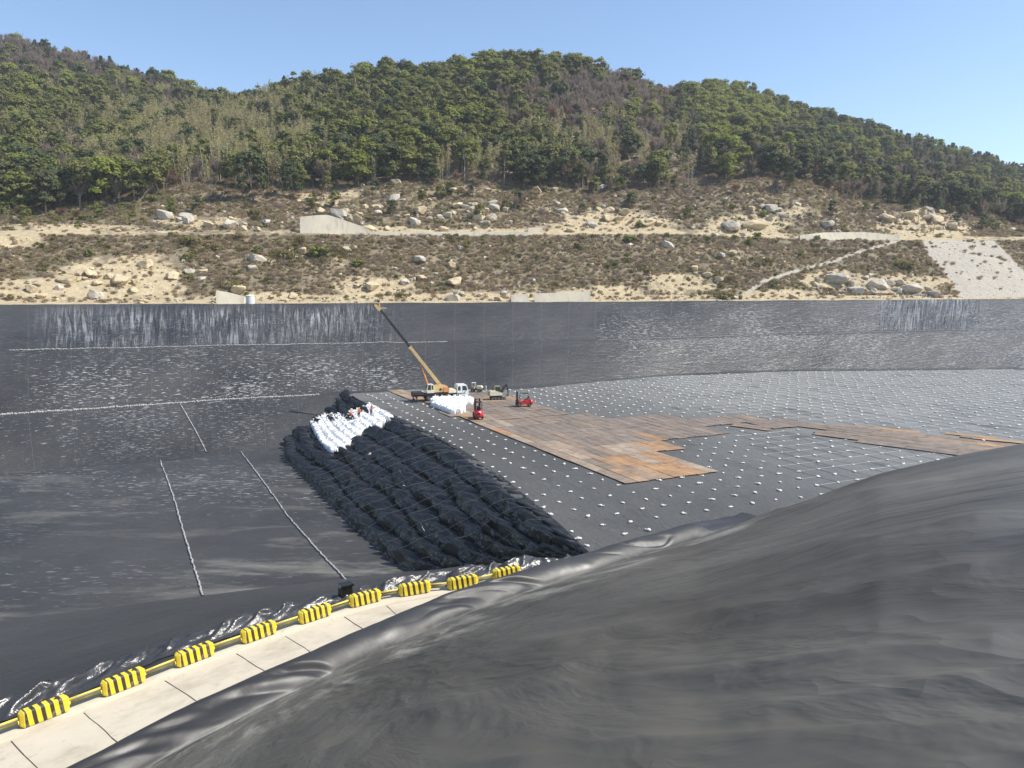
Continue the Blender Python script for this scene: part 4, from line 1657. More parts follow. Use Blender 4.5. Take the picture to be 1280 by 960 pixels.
SBM = [sandbag_mesh(s) for s in range(3)]
pts = []
SP = 2.75
g0 = P(760, 620, 6.0)[:2]
VEHICLES = [(P(548, 500, 6)[:2], 8), (P(622, 500, 6)[:2], 3)]
for i in range(-75, 40):
    for j in range(-40, 75):
        q = g0 + a_dir * SP * i + b_dir * SP * j + RNG.uniform(-.22, .22, 2)
        if q[1] < 60 or q[1] > 200 or q[0] < -30 or q[0] > 150:
            continue
        x, y = proj((q[0], q[1], 6.2))
        if x < 380 or x > 1300 or y > 700:
            continue
        xe_ = np.interp(q[1], pyl[:, 1], pyl[:, 0])
        if q[0] < xe_ + 2.4:
            continue
        # in front of the far bank
        j2 = np.interp(x, cols, led2[:, 1])
        if q[1] > j2 - .8:
            continue
        # not under the near bank
        if x > 872 and y > np.interp(x, cr[:, 0], cr[:, 1]) + 4:
            continue
        if on_plate(*q) or np.min(np.hypot(ml[:, 0] - q[0], ml[:, 1] - q[1])) < 3.6:
            continue
        if inpoly(x, y, BAGAREA):
            continue
        pts.append((q[0], q[1], x, y))
# a closer row along the edge of the stack
for s0 in np.arange(9, SL[-1] * .62, 2.3):
    i = int(np.argmin(np.abs(SL - s0)))
    for dd in (1.2,):
        if random.random() < .15:
            continue
        q = B_[i, :2] - outw[i] * (dd + random.uniform(-.15, .15))
        x, y = proj((q[0], q[1], 6.2))
        if not on_plate(*q):
            pts.append((q[0], q[1], x, y))
pts.sort(key=lambda t: t[0] ** 2 + t[1] ** 2)
print('sandbags', len(pts))
for k, (x, y, a, b) in enumerate(pts[:300]):
    o = bpy.data.objects.new('sandbag', random.choice(SBM))
    COL.objects.link(o)
    o.location = (x, y, cellz(x, y))
    sc = random.uniform(.7, 1.15)
    o.scale = (sc * random.uniform(.85, 1.15), sc * random.uniform(.85, 1.15), sc * random.uniform(.7, 1.1))
    o.rotation_euler = (0, 0, random.uniform(0, 6.28))
    tag(o, 'small white sandbag holding down the nearer part of the cell liner', 'sandbag', 'white sandbags on the cell liner')


# many-instances helper: one object of points carrying copies of a few source meshes
def stuff(name, rows_, sources, kindlab=None):
    """rows_: x,y,z,rotz,scale,index ; sources: list of objects not linked to the scene"""
    rows_ = np.array(rows_, np.float32)
    n = len(rows_)
    me = bpy.data.meshes.new(name)
    me.vertices.add(n)
    me.vertices.foreach_set('co', np.ascontiguousarray(rows_[:, :3]).ravel())
    for nm, k, ty in (('rz', 3, 'FLOAT'), ('sc', 4, 'FLOAT'), ('ix', 5, 'INT')):
        at = me.attributes.new(nm, ty, 'POINT')
        at.data.foreach_set('value', np.ascontiguousarray(rows_[:, k].astype(np.int32 if ty == 'INT' else np.float32)))
    me.update()
    o = link(name, me)
    tag(o, kind='stuff')
    ng = bpy.data.node_groups.new(name, 'GeometryNodeTree')
    ng.interface.new_socket('Geometry', in_out='INPUT', socket_type='NodeSocketGeometry')
    ng.interface.new_socket('Geometry', in_out='OUTPUT', socket_type='NodeSocketGeometry')
    gi = ng.nodes.new('NodeGroupInput')
    go = ng.nodes.new('NodeGroupOutput')

    def named(nm, ty):
        a = ng.nodes.new('GeometryNodeInputNamedAttribute')
        a.data_type = ty
        a.inputs[0].default_value = nm
        return [s for s in a.outputs if s.enabled][0]
    ix = named('ix', 'INT')
    rz = named('rz', 'FLOAT')
    sc = named('sc', 'FLOAT')
    cx = ng.nodes.new('ShaderNodeCombineXYZ')
    ng.links.new(rz, cx.inputs[2])
    join = ng.nodes.new('GeometryNodeJoinGeometry')
    for k, so in enumerate(sources):
        oi = ng.nodes.new('GeometryNodeObjectInfo')
        oi.inputs['Object'].default_value = so
        oi.inputs['As Instance'].default_value = True
        cmp_ = ng.nodes.new('FunctionNodeCompare')
        cmp_.data_type = 'INT'
        cmp_.operation = 'EQUAL'
        ng.links.new(ix, [s for s in cmp_.inputs if s.enabled][0])
        [s for s in cmp_.inputs if s.enabled][1].default_value = k
        ip = ng.nodes.new('GeometryNodeInstanceOnPoints')
        ng.links.new(gi.outputs[0], ip.inputs['Points'])
        ng.links.new(cmp_.outputs[0], ip.inputs['Selection'])
        ng.links.new(oi.outputs['Geometry'], ip.inputs['Instance'])
        ng.links.new(cx.outputs[0], ip.inputs['Rotation'])
        ng.links.new(sc, ip.inputs['Scale'])
        ng.links.new(ip.outputs[0], join.inputs[0])
    ng.links.new(join.outputs[0], go.inputs[0])
    md = o.modifiers.new('scatter', 'NODES')
    md.node_group = ng
    return o


def source(name, me):
    return bpy.data.objects.new(name, me)


SB_SRC = [source('sandbag_source', m_) for m_ in SBM]
stuff('far_sandbags', [(x, y, cellz(x, y), random.uniform(0, 6.28), random.uniform(.85, 1.25), random.randrange(3)) for x, y, a, b in pts[300:]], SB_SRC)

# rope net laid over the liner between the sandbags
V, Fs = [], []


def thin(p0, p1, r):
    n = 3
    p0, p1 = np.array(p0), np.array(p1)
    t = p1 - p0
    t /= np.linalg.norm(t) + 1e-9
    s1 = np.array([-t[1], t[0], 0])
    k = len(V)
    for p_ in (p0, p1):
        for a in range(3):
            th = 2 * math.pi * a / 3 + math.pi / 2
            V.append(tuple(p_ + s1 * r * math.cos(th) + np.array([0, 0, 1]) * r * math.sin(th)))
    for a in range(3):
        Fs.append((k + a, k + (a + 1) % 3, k + 3 + (a + 1) % 3, k + 3 + a))


XYs = {}
for i in range(-75, 40):
    for j in range(-40, 75):
        q = g0 + a_dir * SP * i + b_dir * SP * j
        x, y = proj((q[0], q[1], 6.2))
        ok = q[0] > 30 and 60 < q[1] < 205 and x < 1320 and q[1] < np.interp(x, cols, led2[:, 1]) - .5 and q[0] < 160
        if ok and not (x > 872 and y > np.interp(x, cr[:, 0], cr[:, 1]) + 6) and not on_plate(*q):
            XYs[(i, j)] = q
for (i, j), q in XYs.items():
    for di, dj in ((1, 0), (0, 1)):
        if (i + di, j + dj) in XYs:
            if random.random() < .12:
                continue
            e = XYs[(i + di, j + dj)]
            thin((q[0], q[1], cellz(*q) + .05), (e[0], e[1], cellz(*e) + .05), random.uniform(.016, .03))
me = bpy.data.meshes.new('rope_net')
me.from_pydata(V, [], Fs)
tag(link('rope_net', me, None, M['rope_white']), 'pale rope grid tied between the sandbags over the right part of the cell liner', 'rope net')


# ------------------------------------------------------------------ truck crane
def wheel(parent, x, y, r, w, n=20):
    t = MB()
    t.tube((x, y - w / 2, r), (x, y + w / 2, r), r, n=n)
    o = t.build('wheel', M['rubber'], parent, False)
    h = MB()
    h.tube((x, y - w / 2 - .02, r), (x, y + w / 2 + .02, r), r * .56, n=14)
    h.tube((x, y - w / 2 - .05, r), (x, y + w / 2 + .05, r), r * .2, n=10)
    h.build('rim', M['grey_metal'], o)
    return o


pr, pf = P(515, 502.5, 6.0), P(584, 499.5, 6.0)
cc = (pr + pf) / 2
ca = math.atan2(pf[1] - pr[1], pf[0] - pr[0])
CZ0 = 6.16
cr_ = empty('truck_crane', (cc[0], cc[1], CZ0), ca)
tag(cr_, 'cream and yellow truck crane with raised black tipped boom beside the white bags', 'crane')
CM = Matrix.Translation((cc[0], cc[1], CZ0)) @ Matrix.Rotation(ca, 4, 'Z')
CI = CM.inverted()
mb = MB()
mb.box((0, 0, 1.0), (10.2, .9, .32))
mb.box((-.2, 0, 1.24), (9.4, 2.4, .10), None, .02)
for x in (-4.6, -3.2, -.2, 1.2, 2.6):
    mb.box((x, 0, .95), (.18, 2.3, .28))
mb.build('chassis', M['dark_metal'], cr_)
for x in (-2.25, -.98, 2.0, 3.35):
    for y in (-1.05, 1.05):
        wheel(cr_, x, y, .54, .42)
for x in (-2.25, -.98):
    for sy in (-1, 1):
        mb = MB(); mb.prism([(x - .62, .9), (x - .45, 1.14), (x + .45, 1.14), (x + .62, .9), (x + .58, .86), (x + .42, 1.08), (x - .42, 1.08), (x - .58, .86)], sy * 1.05 - .22, sy * 1.05 + .22)
        mb.build('mudguard', M['dark_metal'], cr_)
for x in (-4.55, 1.05):
    for sy in (-1, 1):
        mb = MB()
        mb.box((x, sy * 1.35, .92), (.34, .9, .26), None, .02)
        mb.tube((x, sy * 1.75, 1.12), (x, sy * 1.75, .12), .10)
        mb.box((x, sy * 1.75, .08), (.5, .5, .08), None, .02)
        mb.build('outrigger', M['dark_metal'] if x < 0 else M['orange_paint'], cr_)
mb = MB()
mb.box((-4.2, 0, 1.45), (1.8, 2.2, .42), None, .04)
mb.box((-5.0, 0, 1.2), (.16, 2.3, .9), None, .02)
mb.box((-3.2, -.7, 1.4), (.5, .6, .3), None, .03)
mb.build('rear_deck', M['dark_metal'], cr_)
for sy in (-1, 1):
    mb = MB(); mb.box((-5.1, sy * .9, 1.15), (.06, .28, .16), None, .01); mb.build('tail_light', M['red_paint'], cr_)
# carrier cab at the front
cab = MB()
cab.prism([(2.95, .85), (2.95, 2.55), (3.15, 2.78), (4.75, 2.78), (5.12, 1.75), (5.18, .85)], -1.15, 1.15, None, .06)
cab_o = cab.build('carrier_cab', M['white_paint'], cr_)
for sy in (-1, 1):
    mb = MB(); mb.prism([(3.95, 1.72), (3.95, 2.55), (4.6, 2.55), (4.88, 1.78)], sy * 1.16 - .01, sy * 1.16 + .01); mb.build('window', M['glass'], cab_o)
    mb = MB(); mb.prism([(3.12, 1.75), (3.12, 2.5), (3.62, 2.5), (3.62, 1.75)], sy * 1.16 - .01, sy * 1.16 + .01); mb.build('window', M['glass'], cab_o)
    mb = MB(); mb.box((4.95, sy * 1.38, 2.2), (.12, .18, .38), None, .02); mb.bar((4.85, sy * 1.14, 2.45), (4.95, sy * 1.38, 2.38), .03, .03); mb.build('mirror', M['dark_metal'], cab_o)
    mb = MB(); mb.box((5.19, sy * .82, 1.12), (.06, .34, .2), None, .02); mb.build('headlight', M['white_paint'], cab_o)
mb = MB(); mb.bar((4.83, 0, 2.62), (5.10, 0, 1.86), 1.9, .03, up=(1, 0, 0)); mb.build('windscreen', M['glass'], cab_o)
mb = MB(); mb.box((5.2, 0, .72), (.2, 2.3, .3), None, .04); mb.build('bumper', M['dark_metal'], cr_)
mb = MB(); mb.prism([(1.35, 1.3), (1.4, 1.85), (1.75, 2.02), (2.7, 2.0), (2.9, 1.8), (2.9, 1.3)], -1.1, 1.1, None, .08); mb.build('hood', M['cream_pale'], cr_)
# slewing upper part
mb = MB(); mb.tube((-.9, 0, 1.28), (-.9, 0, 1.52), .95, n=24); mb.build('turntable', M['dark_metal'], cr_)
mb = MB()
mb.prism([(-1.5, 1.52), (-1.5, 2.2), (-1.05, 2.75), (.1, 2.95), (.55, 2.7), (1.25, 2.6), (1.35, 1.6), (.9, 1.52)], -.95, -.35, None, .05)
mb.prism([(-1.9, 1.52), (-1.9, 2.0), (-1.05, 2.6), (.1, 2.95), (.55, 2.7), (1.25, 2.6), (1.35, 1.6), (.9, 1.52)], .35, 1.0, None, .05)
mb.box((-.3, 0, 1.66), (2.6, .9, .26))
up_o = mb.build('superstructure', M['cream_yellow'], cr_)
mb = MB(); mb.prism([(.45, 1.5), (.45, 2.45), (1.45, 2.35), (1.6, 1.9), (1.45, 1.5)], -1.1, 1.1, None, .07); mb.build('counterweight', M['orange_paint'], cr_)
mb = MB(); mb.tube((-.05, -.99, 2.05), (-.05, -.93, 2.05), .24, n=16); mb.build('winch_drum', M['dark_metal'], cr_)
oc = MB(); oc.prism([(-2.62, 1.45), (-2.72, 2.1), (-2.45, 3.08), (-1.55, 3.12), (-1.25, 2.9), (-1.25, 1.45)], -1.2, -.35, None, .05)
oc_o = oc.build('operator_cab', M['cream_pale'], cr_)
mb = MB(); mb.prism([(-2.52, 2.05), (-2.36, 2.92), (-1.85, 2.95), (-1.85, 2.05)], -1.215, -1.195); mb.build('window', M['glass'], oc_o)
mb = MB(); mb.prism([(-1.72, 2.1), (-1.72, 2.9), (-1.45, 2.82), (-1.4, 2.1)], -1.215, -1.195); mb.build('window', M['glass'], oc_o)
mb = MB(); mb.bar((-2.60, -.775, 2.95), (-2.76, -.775, 2.15), .68, .03, up=(1, 0, 0)); mb.build('windscreen', M['glass'], oc_o)
# boom in the crane's own coordinates
root = Vector((.15, .05, 2.62))
tip = CI @ Vector(PY(473, 384, 137.5))
bd = (tip - root)
BL = bd.length
bdn = bd.normalized()
mb = MB(); mb.bar(root - bdn * .5, root + bdn * BL * .50, .46, .62, .42, .52, bev=.03)
mb.bar(root + bdn * BL * .485, root + bdn * BL * .505, .50, .66)
boom = mb.build('boom_base', M['cream_yellow'], cr_)
mb = MB(); mb.bar(root + bdn * BL * .49, root + bdn * BL * .80, .40, .50, .38, .46, bev=.02); mb.bar(root + bdn * BL * .79, root + bdn * BL * .805, .44, .52); mb.bar(root + bdn * BL * .79, root + bdn * BL * .985, .32, .40, bev=.02)
mb.build('boom_extension', M['dark_metal'], cr_)
sidev = Vector((0, 0, 1)).cross(bdn).normalized()
nrmv = bdn.cross(sidev)
if nrmv.z < 0:
    nrmv = -nrmv
mb = MB()
for sg in (-1, 1):
    mb.bar(tip - bdn * .6 + sidev * .24 * sg, tip + bdn * .75 + sidev * .24 * sg - nrmv * .25, .06, .75, .06, .45)
mb.bar(tip - bdn * .2 - nrmv * .1, tip + bdn * .4 - nrmv * .25, .4, .35)
mb.bar(tip - bdn * .1 + nrmv * .25, tip + bdn * .9 + nrmv * .75, .22, .2)
mb.bar(tip - bdn * .3 + nrmv * .2, tip - bdn * 1.0 + nrmv * 1.0, .16, .16)
hd = mb.build('boom_head', M['cream_yellow'], cr_)
for k, q in enumerate((tip + bdn * .55 - nrmv * .35, tip + bdn * .8 + nrmv * .65)):
    mb = MB(); mb.tube(q - sidev * .14, q + sidev * .14, .30 if k == 0 else .22, n=16); mb.build('sheave', M['dark_metal'], hd)
cyl0 = Vector((-1.95, .0, 2.0))
cyl1 = root + bdn * BL * .285 - nrmv * .5
mid = cyl0 + (cyl1 - cyl0) * .62
mb = MB(); mb.tube(cyl0, mid, .19, n=14); mb.build('lift_cylinder', M['orange_paint'], cr_)
mb = MB(); mb.tube(mid, cyl1, .11, n=12); mb.bar(cyl1, root + bdn * BL * .285, .3, .3); mb.build('lift_ram', M['orange_paint'], cr_)
# hoist rope, hook block and the bag on the hook
mbp = P(466, 503, 7.2)
tipw = CM @ (tip + bdn * .8 - nrmv * .35)
hkw = Vector((tipw.x, tipw.y, 8.35))
hk = CI @ hkw
mb = MB(); mb.tube(tip + bdn * .8 - nrmv * .35, hk + Vector((0, 0, .5)), .022, n=5); mb.build('hoist_rope', M['dark_metal'], cr_)
mb = MB(); mb.box((hk.x, hk.y, hk.z + .25), (.22, .16, .42), None, .04)
mb.tube((hk.x, hk.y, hk.z + .0), (hk.x, hk.y, hk.z - .2), .05); mb.bar((hk.x, hk.y, hk.z - .2), (hk.x + .14, hk.y, hk.z - .34), .06, .06); mb.bar((hk.x + .14, hk.y, hk.z - .34), (hk.x + .16, hk.y, hk.z - .14), .05, .05)
mb.build('hook_block', M['grey_metal'], cr_)


# ------------------------------------------------------------------ forklifts
def make_forklift(label, loc, rz, sc):
    r = empty('forklift', loc, rz)
    r.scale = (sc, sc, sc)
    tag(r, label, 'forklift', 'red forklifts on the steel plates')
    mb = MB()
    mb.prism([(-1.05, .34), (-1.05, .95), (-.35, 1.02), (.0, .72), (.55, .72), (.75, .95), (.85, .95), (.85, .34)], -.52, .52, None, .04)
    mb.box((-.55, 0, 1.0), (.9, .9, .18), None, .06)
    mb.build('body', M['red_paint'], r)
    mb = MB()
    mb.prism([(-1.5, .36), (-1.58, .62), (-1.48, 1.05), (-1.25, 1.14), (-.98, 1.12), (-.98, .3), (-1.4, .3)], -.56, .56, None, .09)
    cw = mb.build('counterweight', M['red_paint'], r, True)
    mb = MB(); mb.box((-1.56, 0, .78), (.06, .4, .26), None, .02); mb.build('grille', M['dark_metal'], cw)
    mb = MB()
    for sy in (-1, 1):
        mb.bar((-1.0, sy * .47, 1.05), (-.75, sy * .47, 2.15), .06, .07)
        mb.bar((.72, sy * .47, .9), (.42, sy * .47, 2.15), .06, .07)
        mb.bar((-.78, sy * .47, 2.13), (.45, sy * .47, 2.13), .06, .07)
    for k in range(6):
        x = -.75 + k * .23
        mb.bar((x, -.47, 2.16), (x, .47, 2.16), .05, .05)
    mb.build('overhead_guard', M['dark_metal'], r)
    mb = MB(); mb.box((-.5, 0, 1.16), (.5, .48, .14), None, .04); mb.bar((-.74, 0, 1.2), (-.85, 0, 1.66), .46, .12, bev=.03); mb.build('seat', M['dark_metal'], r)
    mb = MB(); mb.tube((.5, 0, .95), (.3, 0, 1.3), .03); mb.tube((.28, 0, 1.3), (.32, 0, 1.33), .17, n=14); mb.build('steering_wheel', M['dark_metal'], r)
    mb = MB()
    for sy in (-1, 1):
        mb.box((.98, sy * .34, 1.28), (.12, .12, 2.3))
        mb.box((1.08, sy * .26, 1.32), (.09, .09, 2.3))
        mb.tube((1.0, sy * .18, .3), (1.0, sy * .18, 2.2), .035)
    for z in (.4, 1.4, 2.36):
        mb.box((1.0, 0, z), (.08, .7, .1))
    mb.build('mast', M['dark_metal'], r)
    mb = MB()
    for z in (.35, .62):
        mb.box((1.17, 0, z), (.06, .95, .12))
    for sy in (-1, -.3, .3, 1):
        mb.box((1.17, sy * .44, .85), (.05, .05, .5))
    mb.build('fork_carriage', M['dark_metal'], r)
    for sy in (-1, 1):
        mb = MB(); mb.box((1.22, sy * .27, .42), (.05, .12, .66)); mb.bar((1.2, sy * .27, .09), (2.2, sy * .27, .07), .12, .05, .09, .02); mb.build('fork', M['dark_metal'], r)
    for x, rr in ((.72, .35), (-.95, .28)):
        for sy in (-1, 1):
            wheel(r, x, sy * .50, rr, .26, 16)
    for sy in (-1, 1):
        mb = MB(); mb.tube((.42, sy * .5, 1.95), (.5, sy * .5, 1.95), .08); mb.build('headlight', M['white_paint'], r)
    mb = MB(); mb.tube((-.7, .0, 2.18), (-.7, 0, 2.32), .06); mb.build('beacon', M['orange_paint'], r)
    return r


p = P(597.5, 524, 6.0)
make_forklift('red forklift seen from behind at the edge of the plates near the white bags', (p[0], p[1], 6.22), math.radians(97), 1.18)
p = P(654, 509.5, 6.0)
make_forklift('red forklift seen from the side with its dark mast to the left', (p[0], p[1], 6.24), math.radians(188), 1.05)

# ------------------------------------------------------------------ small excavator
p = P(621, 500.5, 6.0)
r = empty('excavator', (p[0], p[1], 6.18), math.radians(12))
r.scale = (.92, .92, .92)
tag(r, 'small olive and cream excavator with folded dark arm behind the forklifts', 'excavator')
for sy in (-1, 1):
    mb = MB()
    prof = [(-1.35, .28), (-1.2, .05), (1.2, .05), (1.35, .28), (1.25, .52), (1.05, .6), (-1.05, .6), (-1.25, .52)]
    mb.prism(prof, sy * .78 - .2, sy * .78 + .2, None, .03)
    tk = mb.build('track', M['rubber'], r)
    mb = MB()
    for x in (-1.05, -.4, .25, .95):
        mb.tube((x, sy * .78 - .22, .3), (x, sy * .78 + .22, .3), .17, n=12)
    mb.build('track_rollers', M['grey_metal'], tk)
mb = MB(); mb.box((0, 0, .55), (1.2, 1.3, .3)); mb.tube((0, 0, .6), (0, 0, .85), .5, n=18); mb.build('undercarriage', M['dark_metal'], r)
mb = MB(); mb.prism([(-1.55, .9), (-1.62, 1.3), (-1.4, 1.78), (-.4, 1.85), (.1, 1.5), (.95, 1.4), (.95, .86), (-1.3, .82)], -.85, .85, None, .07); mb.build('house', M['cream_pale'], r)
mb = MB(); mb.prism([(-1.72, .85), (-1.8, 1.2), (-1.6, 1.5), (-1.35, 1.5), (-1.35, .82)], -.8, .8, None, .06); mb.build('counterweight', M['olive_paint'], r)
mb = MB(); mb.prism([(-.45, 1.3), (-.45, 2.55), (-.3, 2.68), (.75, 2.66), (.98, 1.95), (.95, 1.3)], -.02, .84, None, .05)
cb = mb.build('cab', M['olive_paint'], r)
for yy in (-.03, .85):
    mb = MB(); mb.prism([(-.3, 1.7), (-.3, 2.5), (.62, 2.5), (.82, 1.9), (.82, 1.7)], yy - .01, yy + .01); mb.build('window', M['glass'], cb)
mb = MB(); mb.bar((.79, .41, 2.55), (1.0, .41, 1.95), .72, .03, up=(1, 0, 0)); mb.build('windscreen', M['glass'], cb)
mb = MB(); mb.bar((.85, -.42, 1.3), (1.35, -.42, 2.5), .26, .32, .24, .42, bev=.02); mb.bar((1.35, -.42, 2.5), (2.0, -.42, 3.05), .24, .40, .2, .26, bev=.02); mb.build('boom', M['dark_metal'], r)
mb = MB(); mb.bar((1.9, -.42, 3.1), (2.25, -.42, 1.35), .2, .3, .16, .2, bev=.02); mb.build('arm', M['dark_metal'], r)
mb = MB(); mb.tube((1.2, -.42, 1.35), (1.6, -.42, 2.3), .06); mb.tube((1.4, -.42, 2.75), (2.1, -.42, 3.05), .05); mb.build('hydraulic_ram', M['grey_metal'], r)
mb = MB(); mb.prism([(2.15, 1.45), (2.45, 1.2), (2.35, .75), (1.95, .55), (1.7, .75), (1.78, .9), (2.0, .85), (2.1, 1.1)], -.72, -.12, None, .02); mb.build('bucket', M['grey_metal'], r)
mb = MB(); mb.box((1.75, 0, .36), (.08, 1.9, .5), None, .02); mb.bar((1.0, -.4, .4), (1.72, -.4, .35), .1, .1); mb.bar((1.0, .4, .4), (1.72, .4, .35), .1, .1); mb.build('blade', M['white_paint'], r)
mb = MB(); mb.tube((-.9, -.5, 1.8), (-.9, -.5, 2.35), .05); mb.build('exhaust', M['dark_metal'], r)

# ------------------------------------------------------------------ small machine on wheels behind the crane
p = P(596, 491, 6.0)
r = empty('site_dumper', (p[0], p[1], 6.12), math.radians(-8))
tag(r, 'small cream machine on wheels standing between the crane cab and the excavator', 'dumper')
mb = MB(); mb.box((-.1, 0, .55), (2.0, .9, .2), None, .03); mb.build('chassis', M['dark_metal'], r)
mb = MB(); mb.prism([(.1, .65), (.0, 1.25), (.95, 1.3), (1.25, .95), (.9, .62)], -.6, .6, None, .05); mb.build('skip', M['cream_pale'], r)
mb = MB(); mb.prism([(-1.1, .62), (-1.1, 1.05), (-.55, 1.1), (-.4, .62)], -.45, .45, None, .05); mb.build('engine_cover', M['olive_paint'], r)
mb = MB()
for sy in (-1, 1):
    mb.tube((-.95, sy * .42, 1.0), (-.9, sy * .42, 1.85), .035); mb.tube((-.3, sy * .42, .9), (-.3, sy * .42, 1.85), .035)
mb.box((-.6, 0, 1.87), (.8, .95, .06), None, .02)
mb.build('canopy_frame', M['white_paint'], r)
for x in (-.75, .6):
    for sy in (-1, 1):
        wheel(r, x, sy * .55, .36, .26, 14)
p = P(607.5, 489.5, 6.0)
r = empty('marker_post', (p[0], p[1], 6.05))
tag(r, 'thin white marker post standing on the liner behind the excavator', 'post')
mb = MB(); mb.tube((0, 0, 0), (0, 0, .9), .09, n=10); mb.build('pole', M['white_paint'], r)
mb = MB(); mb.box((0, 0, 1.0), (.24, .12, .3), None, .03); mb.build('head', M['white_paint'], r)


# ------------------------------------------------------------------ people
def skinmesh(name, verts, edges, rad, mat, parent, root=0):
    me = bpy.data.meshes.new(name)
    me.from_pydata(verts, edges, [])
    o = link(name, me, parent, mat)
    md = o.modifiers.new('skin', 'SKIN')
    md.use_smooth_shade = True
    sv = me.skin_vertices[0].data
    for v, r_ in zip(sv, rad):
        v.radius = (r_, r_) if not isinstance(r_, tuple) else r_
    sv[root].use_root = True
    sb = o.modifiers.new('sub', 'SUBSURF')
    sb.levels = sb.render_levels = 2
    return o


def make_person(label, loc, rz, top, bend=0.0, reach=.35, hel='helmet'):
    r = empty('person', loc, rz)
    tag(r, label, 'person', 'workers on the bag stack')
    b = bend
    hz = .92
    sh = (.50 * math.sin(b), 1.0)          # shoulder forward offset
    def T(y, z):                            # torso bent forward (along +x)
        d = z - hz
        return (math.sin(b) * d, y, hz + math.cos(b) * d)
    neck, head, crown = T(0, 1.48), T(0, 1.58), T(0, 1.70)
    V = [(0, 0, .92), T(0, 1.12), T(0, 1.36), neck, head, crown]
    E = [(0, 1), (1, 2), (2, 3), (3, 4), (4, 5)]
    Rr = [(.15, .11), (.13, .10), (.17, .11), .055, .085, .075]
    arms = []
    for sy in (-1, 1):
        k = len(V)
        s0 = T(sy * .19, 1.40)
        el = (s0[0] + .10 + reach * .2, sy * .27, s0[2] - .27)
        wr = (s0[0] + .14 + reach * .6, sy * .24, s0[2] - .36 + reach * .15)
        hd_ = (wr[0] + .08, sy * .23, wr[2] - .04)
        V += [s0, el, wr, hd_]
        Rr += [.06, .045, .034, .042]
        E += [(2, k), (k, k + 1), (k + 1, k + 2), (k + 2, k + 3)]
        arms.append((s0, el, wr))
        k = len(V)
        V += [(0, sy * .10, .86), (.05 * sy, sy * .12, .48), (-.02 + .06 * sy, sy * .13, .09), (.12 + .06 * sy, sy * .14, .04)]
        Rr += [.10, .07, .05, .045]
        E += [(0, k), (k, k + 1), (k + 1, k + 2), (k + 2, k + 3)]
    skinmesh('body', V, E, Rr, M['skin'], r)
    jv = [T(0, .96), T(0, 1.12), T(0, 1.36), T(0, 1.44)]
    je = [(0, 1), (1, 2), (2, 3)]
    jr = [(.17, .13), (.155, .125), (.19, .13), (.10, .09)]
    for s0, el, wr in arms:
        k = len(jv)
        jv += [s0, el, wr]
        jr += [.08, .062, .05]
        je += [(2, k), (k, k + 1), (k + 1, k + 2)]
    skinmesh('jacket', jv, je, jr, M[top], r)
    tv = [(0, 0, .97), (0, 0, .88)]
    te = [(0, 1)]
    tr = [(.165, .125), (.16, .125)]
    for sy in (-1, 1):
        k = len(tv)
        tv += [(0, sy * .10, .82), (.05 * sy, sy * .12, .48), (-.02 + .06 * sy, sy * .13, .12)]
        tr += [.115, .085, .07]
        te += [(1, k), (k, k + 1), (k + 1, k + 2)]
    skinmesh('trousers', tv, te, tr, M['navy_cloth'], r)
    mb = MB()
    mb.ball((crown[0], crown[1], crown[2] + .01), .125, (1.1, .95, .8))
    mb.tube((crown[0] + .02, 0, crown[2] - .03), (crown[0] + .02, 0, crown[2] - .015), .155, n=16)
    mb.build('helmet', M[hel], r, True)
    mb = MB()
    mb.ball((head[0] + .085, 0, head[2] + .005), .02, (1, .7, 1.1), 8, 6)
    for sy in (-1, 1):
        mb.ball((head[0] + .078, sy * .03, head[2] + .03), .011, (1, 1, 1), 8, 6)
        mb.ball((head[0], sy * .088, head[2]), .024, (.7, .35, 1.1), 8, 6)
    mb.build('face', M['skin'], r, True)
    return r


def stack_pt(px, py):
    best = None
    for i in range(int(NS * .3), NS, 2):
        for j in range(0, NT, 2):
            x, y = proj(base3[i, j])
            d = (x - px) ** 2 + (y - py) ** 2
            if best is None or d < best[0]:
                best = (d, base3[i, j])
    return best[1]


for (px_, py_, lab, rz_, top_, bd_, rc_) in ((442, 527.5, 'worker in orange jacket at the left, bending over the white bags', 2.6, 'orange_cloth', .6, .5),
                                             (449, 526, 'worker in orange jacket standing upright among the white bags', -1.2, 'orange_cloth', .12, .3),
                                             (465, 522.5, 'worker in dark red jacket guiding the topmost white bag under the crane hook', -.3, 'red_cloth', .2, .6)):
    q = stack_pt(px_, py_)
    make_person(lab, (q[0], q[1], q[2] + .35), rz_, top_, bd_, rc_)


# ------------------------------------------------------------------ haze: the hill fades a little with distance
HZ = MB()
HZ.box((0, 395, 97.5), (1300, 1050, 205))
hz = HZ.build('haze', None)
m, nt, b = newmat('haze_air')
nt.nodes.remove(b)
pv = nd(nt, 'ShaderNodeVolumePrincipled')
pv.inputs['Color'].default_value = (.86, .91, 1.0, 1)
pv.inputs['Density'].default_value = HAZE
pv.inputs['Anisotropy'].default_value = .2
nt.links.new(pv.outputs[0], [n for n in nt.nodes if n.type == 'OUTPUT_MATERIAL'][0].inputs['Volume'])
hz.data.materials.clear()
hz.data.materials.append(m)
tag(hz, kind='stuff')


